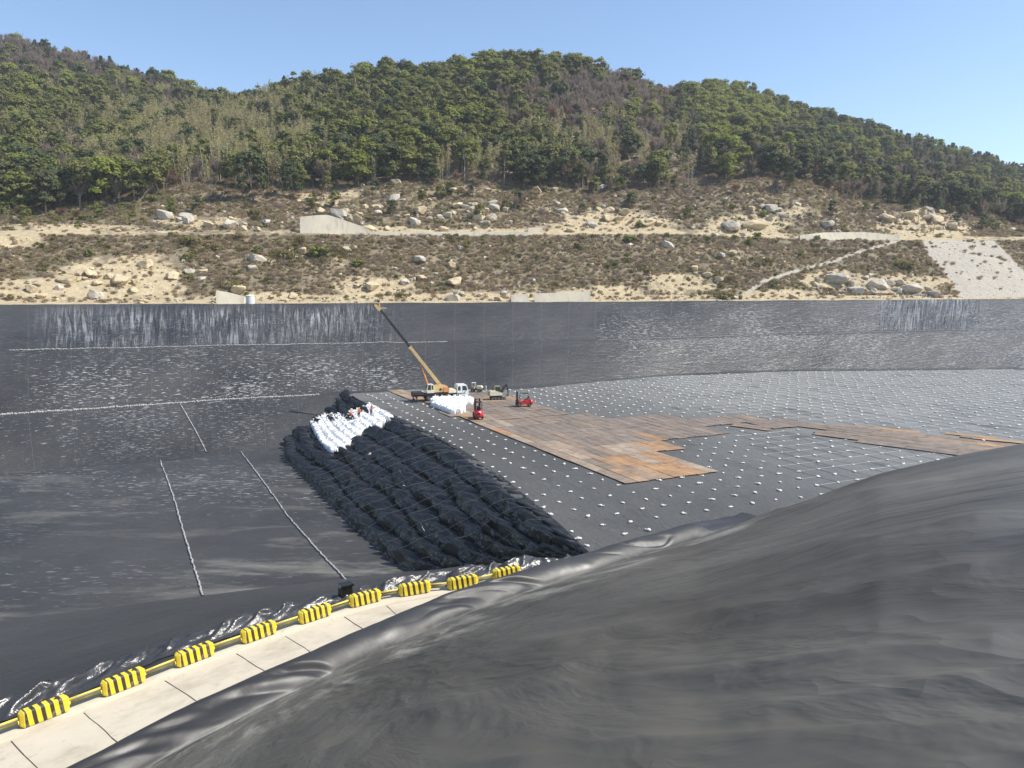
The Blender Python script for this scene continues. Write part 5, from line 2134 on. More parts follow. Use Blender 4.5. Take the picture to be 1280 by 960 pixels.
# ------------------------------------------------------------------ vegetation
def leafquads(C, Nn, size, asp, rg, wob=.7, flat=0.0):
    """quads centred at C, roughly facing Nn"""
    n = len(C)
    d = Nn + rg.normal(0, wob, (n, 3))
    d /= np.linalg.norm(d, axis=1)[:, None] + 1e-9
    t = rg.normal(0, 1, (n, 3))
    t[:, 2] += flat
    a = np.cross(d, t)
    a /= np.linalg.norm(a, axis=1)[:, None] + 1e-9
    b = np.cross(d, a)
    s = (size * rg.uniform(.6, 1.3, n))[:, None]
    a = a * s * .5
    b = b * s * .5 * asp
    V = np.stack([C - a * .35 - b, C + a - b * .2, C + a * .3 + b, C - a + b * .15], 1).reshape(-1, 3)
    Fq = np.arange(n * 4).reshape(n, 4)
    return V, Fq


def tubequads(p0, p1, r0, r1, n=5, mid=None):
    p0, p1 = np.array(p0, float), np.array(p1, float)
    pts_ = [p0, p1] if mid is None else [p0, np.array(mid, float), p1]
    rs = [r0, r1] if mid is None else [r0, (r0 + r1) / 2, r1]
    V = []
    for i, (p_, r_) in enumerate(zip(pts_, rs)):
        t = pts_[min(i + 1, len(pts_) - 1)] - pts_[max(i - 1, 0)]
        t = t / (np.linalg.norm(t) + 1e-9)
        s1 = np.cross(t, [0.3, .9, .2]); s1 /= np.linalg.norm(s1) + 1e-9
        s2 = np.cross(t, s1)
        for k in range(n):
            a = 2 * math.pi * k / n
            V.append(p_ + (s1 * math.cos(a) + s2 * math.sin(a)) * r_)
    Fq = []
    for i in range(len(pts_) - 1):
        for k in range(n):
            Fq.append((i * n + k, i * n + (k + 1) % n, i * n + n + (k + 1) % n, i * n + n + k))
    return np.array(V), np.array(Fq)


class Acc:
    def __init__(s):
        s.V, s.F, s.S, s.n = [], [], [], 0

    def add(s, V, Fq, shade=.5):
        s.V.append(V)
        s.F.append(Fq + s.n)
        s.S.append(np.full(len(V), shade) if np.isscalar(shade) else shade)
        s.n += len(V)

    def arr(s):
        return np.concatenate(s.V), np.concatenate(s.F), np.concatenate(s.S)


def crown_clumps(a, cen, rad, n, rg, size, asp=1.0, top=.35, shade=None, cdir=None):
    d = rg.normal(0, 1, (n, 3))
    d /= np.linalg.norm(d, axis=1)[:, None]
    d[:, 2] = np.where(d[:, 2] < -.35, -d[:, 2] * top, d[:, 2])
    r_ = rad * (rg.random(n) ** .45)[:, None]
    C = np.array(cen) + d * r_ * np.array([1, 1, .8])
    dd = d * .7 + (0 if cdir is None else np.array(cdir) * .8)
    V, Fq = leafquads(C, dd, size, asp, rg, .38)
    base = rg.random() if shade is None else shade
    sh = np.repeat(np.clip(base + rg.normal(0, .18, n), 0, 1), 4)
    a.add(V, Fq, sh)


def broadleaf(seed, h=8.5, wd=3.0, tall=.45, nc=24, per=56, size=.6):
    rg = np.random.default_rng(seed)
    tr, cr = Acc(), Acc()
    th = h * tall
    lean = rg.normal(0, .25, 2)
    tp = np.array([lean[0], lean[1], th])
    tr.add(*tubequads((0, 0, -.6), tp, .17, .10, 6, (lean[0] * .2, lean[1] * .6, th * .5)))
    for k in range(nc):
        ang = rg.uniform(0, 6.28)
        zz = rg.random() ** .8
        rr = wd * math.sqrt(max(.05, 1 - ((zz - .35) / .72) ** 2)) * rg.uniform(.35, 1.0)
        c = np.array([lean[0] + rr * math.cos(ang), lean[1] + rr * math.sin(ang), th * .82 + (h - th * .82) * zz])
        if k < 7:
            tr.add(*tubequads(tp * rg.uniform(.6, 1), c - (0, 0, .3), .07, .02, 4))
        cd_ = c - np.array([lean[0], lean[1], th * .9]); cd_ = cd_ / (np.linalg.norm(cd_) + .1)
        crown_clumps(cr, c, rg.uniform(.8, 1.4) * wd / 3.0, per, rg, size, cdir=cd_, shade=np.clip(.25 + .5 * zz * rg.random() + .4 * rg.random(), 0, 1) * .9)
    return tr.arr(), cr.arr()


def conifer(seed, h=9.0, wd=2.0):
    rg = np.random.default_rng(seed)
    tr, cr = Acc(), Acc()
    tr.add(*tubequads((0, 0, -.6), (0, 0, h), .16, .02, 6))
    nl = 11
    for k in range(nl):
        z = h * (.25 + .74 * k / nl)
        r_ = wd * (1 - k / nl) ** .75 * rg.uniform(.75, 1.15) + .2
        for j in range(7):
            a = rg.uniform(0, 6.28)
            n = 13
            q = rg.random(n) ** .7
            C = np.stack([np.cos(a) * r_ * q, np.sin(a) * r_ * q, z + .25 * q - .25 * q * q + rg.normal(0, .12, n)], 1)
            V, Fq = leafquads(C + rg.normal(0, .14, (n, 3)), np.tile([0.2 * math.cos(a), .2 * math.sin(a), 1.0], (n, 1)), .5, .7, rg, .8)
            cr.add(V, Fq, float(np.clip(.2 + .6 * rg.random(), 0, 1)))
    return tr.arr(), cr.arr()


def bamboo(seed, h=9.0, ns=7):
    rg = np.random.default_rng(seed)
    tr, cr = Acc(), Acc()
    for k in range(ns):
        a = rg.uniform(0, 6.28)
        b = np.array([.9 * rg.normal(), .9 * rg.normal(), -.4])
        hh = h * rg.uniform(.75, 1.1)
        ln = rg.uniform(.3, 1.7)
        dirv = np.array([math.cos(a), math.sin(a), 0])
        P0 = b
        P1 = b + dirv * ln * .25 + np.array([0, 0, hh * .55])
        P2 = b + dirv * ln + np.array([0, 0, hh])
        tr.add(*tubequads(P0, P2, .062, .02, 4, P1))
        n = 60
        t = .38 + .64 * rg.random(n) ** .8
        cpt = (1 - t)[:, None] ** 2 * P0 + 2 * (t * (1 - t))[:, None] * P1 + (t ** 2)[:, None] * P2
        sp = .22 + .55 * np.sin(np.clip(t, 0, 1) * math.pi) ** .6
        C = cpt + rg.normal(0, 1, (n, 3)) * (sp * .62)[:, None]
        V, Fq = leafquads(C, np.tile([0, 0, .6], (n, 1)), .52, .42, rg, 1.0, 1.2)
        cr.add(V, Fq, np.repeat(np.clip(rg.random() * .7 + rg.random(n) * .35, 0, 1), 4))
    return tr.arr(), cr.arr()


def bare(seed, h=7.0, wd=2.8, nt=950):
    rg = np.random.default_rng(seed)
    tr, cr = Acc(), Acc()
    tr.add(*tubequads((0, 0, -.6), (rg.normal(0, .2), rg.normal(0, .2), h * .55), .13, .06, 5))
    tips = []
    for k in range(12):
        z = h * rg.uniform(.28, .55)
        a = rg.uniform(0, 6.28)
        e = np.array([math.cos(a) * wd * rg.uniform(.3, .8), math.sin(a) * wd * rg.uniform(.3, .8), h * rg.uniform(.62, .98)])
        tr.add(*tubequads((0, 0, z), e, .05, .015, 4, np.array([e[0] * .55, e[1] * .55, z + (e[2] - z) * .4])))
        tips.append(((0, 0, z), e))
    for k in range(nt):
        s, e = tips[rg.integers(len(tips))]
        s, e = np.array(s), np.array(e)
        q = s + (e - s) * rg.uniform(.35, 1.05) + rg.normal(0, .18, 3)
        d = (e - s) / np.linalg.norm(e - s) + rg.normal(0, .55, 3)
        d[2] += .25
        d /= np.linalg.norm(d)
        L = rg.uniform(.5, 1.15)
        w = np.cross(d, rg.normal(0, 1, 3))
        w /= np.linalg.norm(w) + 1e-9
        w *= rg.uniform(.035, .075)
        V = np.array([q - w, q + w, q + d * L + w * .2, q + d * L - w * .2])
        cr.add(V, np.array([[0, 1, 2, 3]]), float(rg.random()))
    return tr.arr(), cr.arr()


def bush(seed, r=1.0, n=170, size=.34, asp=.8, up=.2):
    rg = np.random.default_rng(seed)
    a = Acc()
    for k in range(7):
        an = rg.uniform(0, 6.28)
        rr = r * rg.uniform(.05, .75)
        c = np.array([rr * math.cos(an), rr * math.sin(an), r * rg.uniform(.2, .85)])
        crown_clumps(a, c, r * rg.uniform(.32, .55), n // 7, rg, size, asp)
    for k in range(8):
        an = rg.uniform(0, 6.28)
        a.add(*tubequads((0, 0, -.2), (r * .6 * math.cos(an), r * .6 * math.sin(an), r * .8), .03, .012, 3), .2)
    return a.arr()


def tuft(seed, r=.9, n=130, w=.05):
    """dry grass or twiggy scrub"""
    rg = np.random.default_rng(seed)
    a = Acc()
    for k in range(n):
        an = rg.uniform(0, 6.28)
        b = np.array([rg.normal(0, .35) * r, rg.normal(0, .35) * r, -.1])
        d = np.array([math.cos(an) * rg.uniform(.1, .9), math.sin(an) * rg.uniform(.1, .9), 1.0])
        d /= np.linalg.norm(d)
        L = r * rg.uniform(.6, 1.3)
        s = np.cross(d, rg.normal(0, 1, 3)); s /= np.linalg.norm(s); s *= w * rg.uniform(.6, 1.5)
        a.add(np.array([b - s, b + s, b + d * L + s * .4 + (0, 0, -.1), b + d * L - s * .4 + (0, 0, -.1)]), np.array([[0, 1, 2, 3]]), float(rg.random()))
    return a.arr()


def mesh2(name, tr, cr, mats):
    V = np.concatenate([tr[0], cr[0]])
    Fq = np.concatenate([tr[1], cr[1] + len(tr[0])])
    mi = np.concatenate([np.zeros(len(tr[1]), int), np.ones(len(cr[1]), int)])
    me = npmesh(name, V, Fq, None, {'shade': np.concatenate([tr[2], cr[2]])}, False, mi)
    for m_ in mats:
        me.materials.append(M[m_])
    return me


def mesh1(name, a, mat):
    me = npmesh(name, a[0], a[1], None, {'shade': a[2]}, False)
    me.materials.append(M[mat])
    return me


KINDS = {}          # kind -> list of (trunk mesh, crown mesh, merged source)


def addkind(kind, variants, bark, leaf, partnames=('trunk', 'crown')):
    L = []
    for k, (tr, cr) in enumerate(variants):
        L.append((mesh1(partnames[0], tr, bark), mesh1(partnames[1], cr, leaf), source(kind + '_source', mesh2(kind, tr, cr, (bark, leaf))), partnames))
    KINDS[kind] = L


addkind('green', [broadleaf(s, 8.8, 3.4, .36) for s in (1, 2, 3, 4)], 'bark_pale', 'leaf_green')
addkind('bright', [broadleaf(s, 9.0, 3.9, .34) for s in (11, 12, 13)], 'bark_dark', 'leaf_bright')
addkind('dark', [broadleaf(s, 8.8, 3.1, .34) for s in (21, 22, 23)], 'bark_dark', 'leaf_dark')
addkind('tall', [broadleaf(s, 10.0, 2.0, .55, 16, 50, .5) for s in (31, 32, 33)], 'bark_pale', 'leaf_green')
addkind('conifer', [conifer(s, 8.5 + .5 * s % 1, 1.9) for s in (41, 42, 43)], 'bark_dark', 'leaf_conifer')
addkind('bamboo', [bamboo(s) for s in (51, 52, 53, 54)], 'bark_pale', 'leaf_bamboo', ('culms', 'foliage'))
addkind('bare', [bare(s) for s in (61, 62, 63, 64)], 'bark_pale', 'twig_bare', ('trunk', 'branches'))
addkind('red', [bare(s, 6.5, 2.9, 1000) for s in (71, 72)], 'bark_dark', 'twig_red', ('trunk', 'branches'))
ORDER = list(KINDS)


def gb(x, y, cx, cy, rx, ry, a=1.0):
    return a * math.exp(-((x - cx) / rx) ** 2 - ((y - cy) / ry) ** 2)


def kind_at(x, y):
    w = dict.fromkeys(ORDER, 0.0)
    skyl = float(np.interp(x, hc, sk))
    ridge = max(0.0, 1 - (y - skyl) / 45.0)
    w['green'] = .55 + gb(x, y, 470, 130, 150, 60, 2.2) + gb(x, y, 620, 95, 110, 40, 2.2) + gb(x, y, 40, 140, 80, 40, 1.0) + gb(x, y, 850, 150, 260, 60, .3)
    w['bright'] = .12 + gb(x, y, 915, 150, 45, 42, 5.0) + gb(x, y, 760, 150, 35, 22, 1.2) + gb(x, y, 560, 110, 120, 35, .9) + gb(x, y, 1085, 190, 60, 30, .9) + gb(x, y, 30, 125, 60, 20, 1.0)
    w['dark'] = .35 + gb(x, y, 700, 215, 80, 22, 1.6) + gb(x, y, 1040, 190, 60, 28, 2.2) + gb(x, y, 1010, 215, 60, 20, 1.2) + gb(x, y, 430, 120, 160, 45, .7) + gb(x, y, 840, 120, 40, 15, 1.0)
    w['tall'] = .15 + gb(x, y, 90, 165, 110, 28, 3.0) + gb(x, y, 560, 185, 90, 30, 1.8) + gb(x, y, 420, 180, 60, 35, 1.5)
    w['bamboo'] = .05 + gb(x, y, 150, 185, 70, 26, 2.0) + gb(x, y, 290, 175, 120, 45, 5.0) + gb(x, y, 200, 200, 120, 30, 2.5) + gb(x, y, 730, 200, 110, 30, 2.2) + gb(x, y, 590, 210, 70, 22, 1.5) + gb(x, y, 390, 170, 50, 50, 1.6)
    w['bare'] = .18 + gb(x, y, 110, 80, 200, 40, 6.5) + gb(x, y, 720, 130, 95, 32, 4.5) + gb(x, y, 800, 190, 60, 60, 2.2) + gb(x, y, 950, 185, 60, 40, 1.5) + gb(x, y, 1130, 220, 150, 50, 2.2) + gb(x, y, 280, 215, 90, 22, 2.2) + gb(x, y, 150, 225, 120, 22, 2.0)
    w['red'] = .04 + gb(x, y, 835, 125, 25, 20, 1.8) + gb(x, y, 375, 195, 25, 15, 2.5) + gb(x, y, 640, 150, 40, 30, .9) + gb(x, y, 100, 100, 100, 30, .5)
    w['conifer'] = .10 + gb(x, y, 180, 95, 150, 22, 1.6) + ((3.2 * ridge + .7) if x > 850 else 0) + gb(x, y, 1200, 230, 120, 40, 1.4)
    zone = min(1.0, gb(x, y, 110, 80, 190, 36, 1.25) + gb(x, y, 725, 130, 85, 30, 1.1) + gb(x, y, 840, 125, 30, 22, .9) + gb(x, y, 800, 190, 55, 50, .7) + gb(x, y, 1130, 225, 140, 35, .6) + gb(x, y, 960, 190, 50, 30, .5))
    bz = min(1.0, gb(x, y, 270, 178, 140, 42, 1.1) + gb(x, y, 735, 200, 90, 24, .8) + gb(x, y, 590, 210, 60, 18, .6))
    for k in ('green', 'bright', 'dark', 'tall'):
        w[k] *= (1 - .88 * zone) * (1 - .8 * bz)
    tot = sum(w.values())
    r_ = random.random() * tot
    for k in ORDER:
        r_ -= w[k]
        if r_ <= 0:
            return k
    return 'green'


TR = []
pts_f = scatter(5.0, 8.0, .044)
for (x, y, z, px_, py_, v) in pts_f:
    if px_ < -60 or px_ > 1340:
        continue
    dryslope = gb(px_, py_, 855, 215, 55, 30, .75) + gb(px_, py_, 800, 190, 60, 40, .2) + gb(px_, py_, 215, 250, 60, 14, .6)
    if random.random() < dryslope:
        continue
    k = kind_at(px_, py_)
    sc = random.uniform(.85, 1.5)
    if px_ > 980:
        sc *= .9
    if v > 7:
        sc *= .8
    TR.append([x, y, z - .1, px_, py_, k, sc, random.randrange(len(KINDS[k]))])
# scattered single trees on the scrub below the forest edge
for (x, y, z, px_, py_, v) in scatter(4.15, 5.0, .008):
    if -20 < px_ < 1300:
        k = random.choice(['bare', 'bare', 'bamboo', 'green', 'red', 'dark'])
        TR.append([x, y, z - .1, px_, py_, k, random.uniform(.4, .7), random.randrange(len(KINDS[k]))])
print('trees', len(TR))
TLAB = {'green': ('broadleaf_tree', 'mid green leafy tree in the hillside wood', 'tree'),
        'bright': ('broadleaf_tree', 'bright green round topped tree in the hillside wood', 'tree'),
        'dark': ('broadleaf_tree', 'dark green dense tree in the hillside wood', 'tree'),
        'tall': ('broadleaf_tree', 'tall slim green tree with pale trunk in the hillside wood', 'tree'),
        'conifer': ('conifer_tree', 'dark pointed conifer in the hillside wood', 'tree'),
        'bamboo': ('bamboo_clump', 'feathery pale green bamboo clump on the hillside', 'bamboo'),
        'bare': ('bare_tree', 'leafless grey brown tree on the hillside', 'tree'),
        'red': ('bare_tree', 'reddish brown dry tree on the hillside', 'tree')}


def put_tree(x, y, z, k, sc, vi, lab=None, group=True, sz=None, name=None):
    nm, l0, cat = TLAB[k]
    tm, cm, so, pn = KINDS[k][vi]
    o = empty(name or nm, (x, y, z), random.uniform(0, 6.28))
    o.scale = (sc, sc, sc * (sz or random.uniform(.88, 1.12)))
    for me_, pn_ in ((tm, pn[0]), (cm, pn[1])):
        c = bpy.data.objects.new(pn_, me_)
        COL.objects.link(c)
        c.parent = o
    tag(o, lab or l0, cat, None if lab else l0 + ' group')
    return o


# trees the photograph singles out
SPECIAL = [(318, 256, 'dark', 1.75, 'dark dense leaning tree standing alone at the forest edge left of the pale wing wall'),
           (368, 251, 'dark', 1.15, 'dark tree next on the right of the lone dark leaning tree'),
           (408, 250, 'tall', .95, 'slim green tree right of the two dark trees above the pale wing wall'),
           (672, 236, 'dark', 1.25, 'left one of two dark trees standing out at the middle of the forest edge'),
           (706, 234, 'dark', 1.15, 'right one of two dark trees standing out at the middle of the forest edge'),
           (828, 222, 'dark', 1.0, 'round dark tree alone on the dry brown slope right of the middle'),
           (990, 238, 'dark', 1.2, 'round dark tree above the rocks right of the dry slope'),
           (75, 262, 'dark', 1.3, 'big dark bushy tree low on the left side of the hill'),
           (20, 268, 'bright', .8, 'yellow green bushy tree at the lower left of the forest'),
           (550, 250, 'green', .6, 'small green tree growing among boulders above the upper track')]
for (x, y, k, sc, lab) in SPECIAL:
    q = hill_at(x, y)
    put_tree(q[0], q[1], q[2] - .2, k, sc, 0, lab, sz=1.05 if k == 'dark' else 1.0)

groups = {'tree': ['green', 'bright', 'dark', 'tall', 'conifer'], 'bamboo': ['bamboo'], 'bare': ['bare', 'red']}
rest = []
for gname, ks_ in groups.items():
    L = [t for t in TR if t[5] in ks_]
    L.sort(key=lambda t: -(t[6] / t[1]) if 0 <= t[3] <= 1280 else 0)
    nmax = {'tree': 290, 'bamboo': 150, 'bare': 150}[gname]
    for t in L[:nmax]:
        put_tree(t[0], t[1], t[2], t[5], t[6], t[7])
    rest += L[nmax:]
srcs, idx0 = [], {}
for k in ORDER:
    idx0[k] = len(srcs)
    srcs += [v[2] for v in KINDS[k]]
stuff('woods', [(t[0], t[1], t[2], random.uniform(0, 6.28), t[6], idx0[t[5]] + t[7]) for t in rest], srcs)

# bushes, dry scrub and grass
BM = {'green_bush': [mesh1('shrub', bush(s, 1.1), 'leaf_green') for s in (81, 82)],
      'olive_bush': [mesh1('shrub', bush(s, 1.0, 190, .3, .5), 'leaf_olive') for s in (83, 84, 85)],
      'dry_bush': [mesh1('shrub', bush(s, 1.0, 190, .30, .30), 'leaf_dry') for s in (86, 87, 88)],
      'dry_tuft': [mesh1('shrub', tuft(s, 1.0, 150, .045), 'leaf_dry') for s in (91, 92, 93)],
      'twig_tuft': [mesh1('shrub', tuft(s, 1.3, 150, .035), 'twig_bare') for s in (94, 95)],
      'red_bush': [mesh1('shrub', bush(s, 1.0, 150, .26, .3), 'twig_red') for s in (96,)]}
BLAB = {'green_bush': 'green leafy bush on the scrubby cut slope', 'olive_bush': 'olive green bush on the scrubby cut slope', 'dry_bush': 'dry brown bush on the scrubby cut slope',
        'dry_tuft': 'dry straw coloured grass tuft on the scrubby cut slope', 'twig_tuft': 'grey twiggy shrub on the scrubby cut slope', 'red_bush': 'rusty brown dead bush on the scrubby cut slope'}
BSRC, BIX = [], {}
for k, L in BM.items():
    BIX[k] = len(BSRC)
    BSRC += [source('shrub_source', m_) for m_ in L]


def ground_mask(px_, py_):
    """1 where the photograph shows bare sand, rock or concrete"""
    j = int(np.clip((px_ - hc[0]) / 5, 0, HC - 1))
    col = hpy[:, j]
    i = int(np.argmin(np.abs(col[6:] - py_))) + 6
    return sand[i, j], grey[i, j]


BU_ = []
for (v0, v1, dens) in ((1.3, 3.0, 1.25), (3.0, 4.0, .10), (4.0, 5.15, 1.0), (5.15, 6.6, .16)):
    for (x, y, z, px_, py_, v) in scatter(v0, v1, dens):
        if px_ < -40 or px_ > 1320:
            continue
        s_, g_ = ground_mask(px_, py_)
        if g_ > .4 and random.random() < .97:
            continue
        if s_ > .45 and random.random() < .86:
            continue
        w = [.08 + gb(px_, py_, 90, 262, 110, 25, .9) + gb(px_, py_, 880, 260, 60, 20, .4) + gb(px_, py_, 965, 268, 25, 8, 2.0) + gb(px_, py_, 1150, 330, 50, 20, .5) + gb(px_, py_, 560, 278, 25, 14, .8),
             .42 + gb(px_, py_, 390, 318, 60, 16, 1.6) + gb(px_, py_, 240, 305, 40, 12, 1.6) + gb(px_, py_, 50, 310, 70, 40, .5) + gb(px_, py_, 900, 362, 30, 12, 1.5) + gb(px_, py_, 790, 300, 20, 10, 1.0) + gb(px_, py_, 1120, 320, 50, 20, .5) + gb(px_, py_, 350, 368, 40, 8, 1.0),
             .6, 1.7, .45 + gb(px_, py_, 850, 225, 70, 40, 1.6) + gb(px_, py_, 1070, 265, 60, 20, .9), .16 + gb(px_, py_, 1080, 320, 60, 12, .4)]
        k = random.choices(list(BM), w)[0]
        sc = random.uniform(.28, .85) * (random.uniform(1.5, 2.6) if k in ('olive_bush', 'green_bush', 'dry_bush') and random.random() < .09 else 1.0)
        if v > 5.1:
            sc *= 1.5
        BU_.append((x, y, z - .05, px_, py_, k, sc, random.randrange(len(BM[k]))))
print('bushes', len(BU_))
SPB = [(236, 306, 'olive_bush', 2.3, 'big olive bush on the slope below the upper track, left of the pale wing wall'),
       (268, 312, 'olive_bush', 1.6, 'smaller olive bush just right of the big olive bush below the upper track'),
       (352, 322, 'olive_bush', 2.2, 'left one of the olive bushes below the pale wing wall'),
       (398, 322, 'green_bush', 2.2, 'dark green bush below the pale wing wall'),
       (787, 303, 'green_bush', 1.6, 'dark green bush just below the upper track right of the middle'),
       (905, 374, 'olive_bush', 2.2, 'thick olive bush at the rim right of the middle'),
       (955, 271, 'green_bush', 1.4, 'dark green bush on the rocks above the right part of the track'),
       (1130, 336, 'olive_bush', 2.6, 'tall grey olive bush beside the bare concrete slope'),
       (1186, 362, 'dry_bush', 1.8, 'brown bush at the lower left edge of the bare concrete slope'),
       (500, 372, 'olive_bush', 1.4, 'olive bush beside two pale boulders near the rim')]
for (x, y, k, sc, lab) in SPB:
    q = hill_at(x, y)
    o = bpy.data.objects.new('shrub', BM[k][0])
    COL.objects.link(o)
    o.location = (q[0], q[1], q[2] - .1)
    sc *= 1.6
    o.scale = (sc, sc, sc * .8)
    tag(o, lab, 'shrub')
BU_.sort(key=lambda t: -(t[6] / t[1]) if 0 <= t[3] <= 1280 else 0)
for t in BU_[:240]:
    o = bpy.data.objects.new('shrub', BM[t[5]][t[7]])
    COL.objects.link(o)
    o.location = t[:3]
    o.rotation_euler = (0, 0, random.uniform(0, 6.28))
    o.scale = (t[6], t[6], t[6] * random.uniform(.8, 1.1))
    tag(o, BLAB[t[5]], 'shrub', BLAB[t[5]] + ' group')
stuff('undergrowth', [(t[0], t[1], t[2], random.uniform(0, 6.28), t[6], BIX[t[5]] + t[7]) for t in BU_[240:]], BSRC)


# ------------------------------------------------------------------ boulders and rubble
def rock_mesh(seed, mat, ang=.8):
    rg = np.random.default_rng(seed)
    bm = bmesh.new()
    bmesh.ops.create_icosphere(bm, subdivisions=3, radius=1)
    # chop with random planes for facets
    pls = [(Vector(rg.normal(0, 1, 3)).normalized(), rg.uniform(.48, .82)) for _ in range(13)]
    off = rg.uniform(0, 50, 3)
    for v in bm.verts:
        c = v.co.copy()
        for n_, d_ in pls:
            e = c.dot(n_) - d_
            if e > 0:
                c -= n_ * e
        k = 1.25 + .11 * float(fbm(c.x * 2.1 + off[0], c.y * 2.1 + c.z * 2.4 + off[1], 3))
        v.co = c * k
    for f in bm.faces:
        f.smooth = False
    me = bpy.data.meshes.new('boulder')
    bm.to_mesh(me)
    bm.free()
    me.materials.append(M[mat])
    return me


RKM = [rock_mesh(s, 'rock_grey') for s in range(5)] + [rock_mesh(s, 'rock_tan') for s in range(5, 9)]
BOULD = [(427, 270, 6.5, 0, 'large rounded grey boulder above the upper track left of the middle'), (492, 251, 4.5, 1, 'flat grey boulder high on the scrub above the upper track'),
         (319, 326, 5.0, 2, 'slanted pale boulder on the slope below the left end of the wing wall'), (378, 317, 3.5, 5, 'round pale boulder between the olive and green bushes'),
         (523, 327, 4.5, 3, 'flat nearly white boulder on the middle of the cut slope'), (565, 334, 3.2, 5, 'rounded pale tan boulder right of the flat white one'),
         (527, 349, 3.8, 6, 'upright pale boulder low on the cut slope'), (507, 353, 3.0, 1, 'grey boulder left of the upright pale boulder low on the slope'),
         (464, 362, 4.6, 5, 'big round tan boulder above the rim near the crane tip'), (236, 341, 3.6, 4, 'white angular boulder on the left part of the slope'),
         (252, 351, 4.2, 0, 'grey white boulder just below the white angular one'), (118, 372, 4.8, 1, 'grey cracked boulder at the rim on the left'),
         (570, 366, 2.0, 2, 'left one of two small white boulders at the rim'), (577, 367, 1.9, 3, 'right one of two small white boulders at the rim'),
         (884, 345, 3.4, 6, 'pale boulder in the rock slide right of the middle'), (868, 338, 3.0, 5, 'left pale boulder of the rock slide right of the middle'),
         (832, 308, 4.2, 2, 'pale boulder just below the upper track above the rock slide'), (912, 318, 3.0, 7, 'white boulder on the slope left of the curved path'),
         (912, 286, 6.0, 4, 'big grey boulder at the left of the rock cut by the track'), (940, 284, 6.0, 6, 'big pale block in the rock cut by the track'),
         (1033, 283, 3.8, 1, 'dark sided boulder with white top near the low pale wall'), (965, 262, 5.0, 0, 'grey boulder at the foot of the forest above the rock cut'),
         (1110, 276, 5.2, 7, 'tan boulder left in the rock outcrop over the concrete slope'), (1135, 272, 5.5, 8, 'tan boulder in the middle of the rock outcrop over the concrete slope'),
         (1165, 276, 5.5, 6, 'tan boulder right in the rock outcrop over the concrete slope'), (1190, 286, 4.6, 5, 'lowest right tan boulder of the rock outcrop'),
         (1042, 352, 6.5, 2, 'large white rock face at the left of the rim outcrop'), (1070, 365, 4.0, 3, 'white rock right below the large white rock face'),
         (1100, 358, 6.0, 1, 'dark grey overhanging rock between the white rocks at the rim'), (1135, 364, 6.5, 4, 'broad white rock by the foot of the concrete slope'),
         (1165, 370, 4.6, 0, 'pale grey rock at the rim beside the concrete slope'), (810, 281, 5.0, 8, 'rounded tan rock at the right end of the sandy cut'),
         (740, 283, 4.0, 2, 'grey boulder at the left of the sandy cut'), (150, 352, 6.0, 6, 'broad yellow tan rock on the left sandy patch'), (115, 345, 4.5, 7, 'straw coloured rock block on the left sandy patch'),
         (40, 364, 4.0, 5, 'yellow tan rock at the far left above the rim'), (205, 272, 5.0, 1, 'pale grey rock in the clearing at the left of the upper track'), (235, 276, 5.5, 3, 'broad pale rock in the clearing left of the wing wall'),
         (290, 283, 5.0, 2, 'long pale rock beside the track left of the wing wall'), (605, 280, 3.2, 0, 'grey boulder beside the track in the middle'), (585, 262, 3.6, 4, 'grey boulder among the bushes above the track in the middle')]
for (x, y, wpx, mi_, lab) in BOULD:
    q = hill_at(x, y)
    o = bpy.data.objects.new('boulder', RKM[mi_])
    COL.objects.link(o)
    s_ = wpx * q[1] / F * 1.7
    o.location = (q[0], q[1], q[2] + s_ * .25)
    o.scale = (s_ * random.uniform(1.1, 1.5), s_, s_ * random.uniform(.65, .9))
    o.rotation_euler = (random.uniform(-.3, .3), random.uniform(-.3, .3), random.uniform(0, 6.28))
    tag(o, lab, 'boulder')
RK = []
for (v0, v1, dens) in ((1.15, 3.0, .09), (4.0, 5.1, .10)):
    for (x, y, z, px_, py_, v) in scatter(v0, v1, dens):
        if px_ < -30 or px_ > 1310:
            continue
        d = .12 + gb(px_, py_, 880, 335, 60, 30, .9) + gb(px_, py_, 600, 275, 170, 16, .8) + gb(px_, py_, 460, 260, 120, 24, .7) + gb(px_, py_, 1140, 278, 80, 20, 1.0) + gb(px_, py_, 940, 270, 70, 24, .8) + \
            gb(px_, py_, 1100, 358, 90, 16, .9) + gb(px_, py_, 240, 345, 70, 30, .5) + gb(px_, py_, 520, 345, 120, 26, .35) + gb(px_, py_, 250, 275, 90, 14, .6)
        s_, g_ = ground_mask(px_, py_)
        d += .45 * max(0, s_ - .35)
        if g_ > .4 or random.random() > d:
            continue
        sc = (.28 if s_ < .45 else .36) * math.exp(random.gauss(0, .7)) * (1 + 1.2 * gb(px_, py_, 600, 265, 250, 24))
        RK.append((x, y, z + sc * .2, px_, py_, min(sc, 1.9), random.randrange(len(RKM)) if s_ < .45 else random.choice((5, 6, 7, 8, 8, 0))))
for (x, y, wpx, mi_, lab) in BOULD:
    for k in range(random.choice((2, 3, 5)) + (5 if x > 900 else 0)):
        a_, b_ = x + random.gauss(0, 9 + wpx), y + random.gauss(0, 4.5)
        if b_ > 374 or ground_mask(a_, b_)[1] > .4:
            continue
        q = hill_at(a_, b_)
        sc = min(1.9, wpx * q[1] / F * random.uniform(.25, .9))
        RK.append((q[0], q[1], q[2] + sc * .15, a_, b_, sc, random.choice((0, 1, 2, 3, 4)) if mi_ < 5 else random.choice((5, 6, 7, 8))))
RK.sort(key=lambda t: -t[5] / t[1])
print('rocks', len(RK))
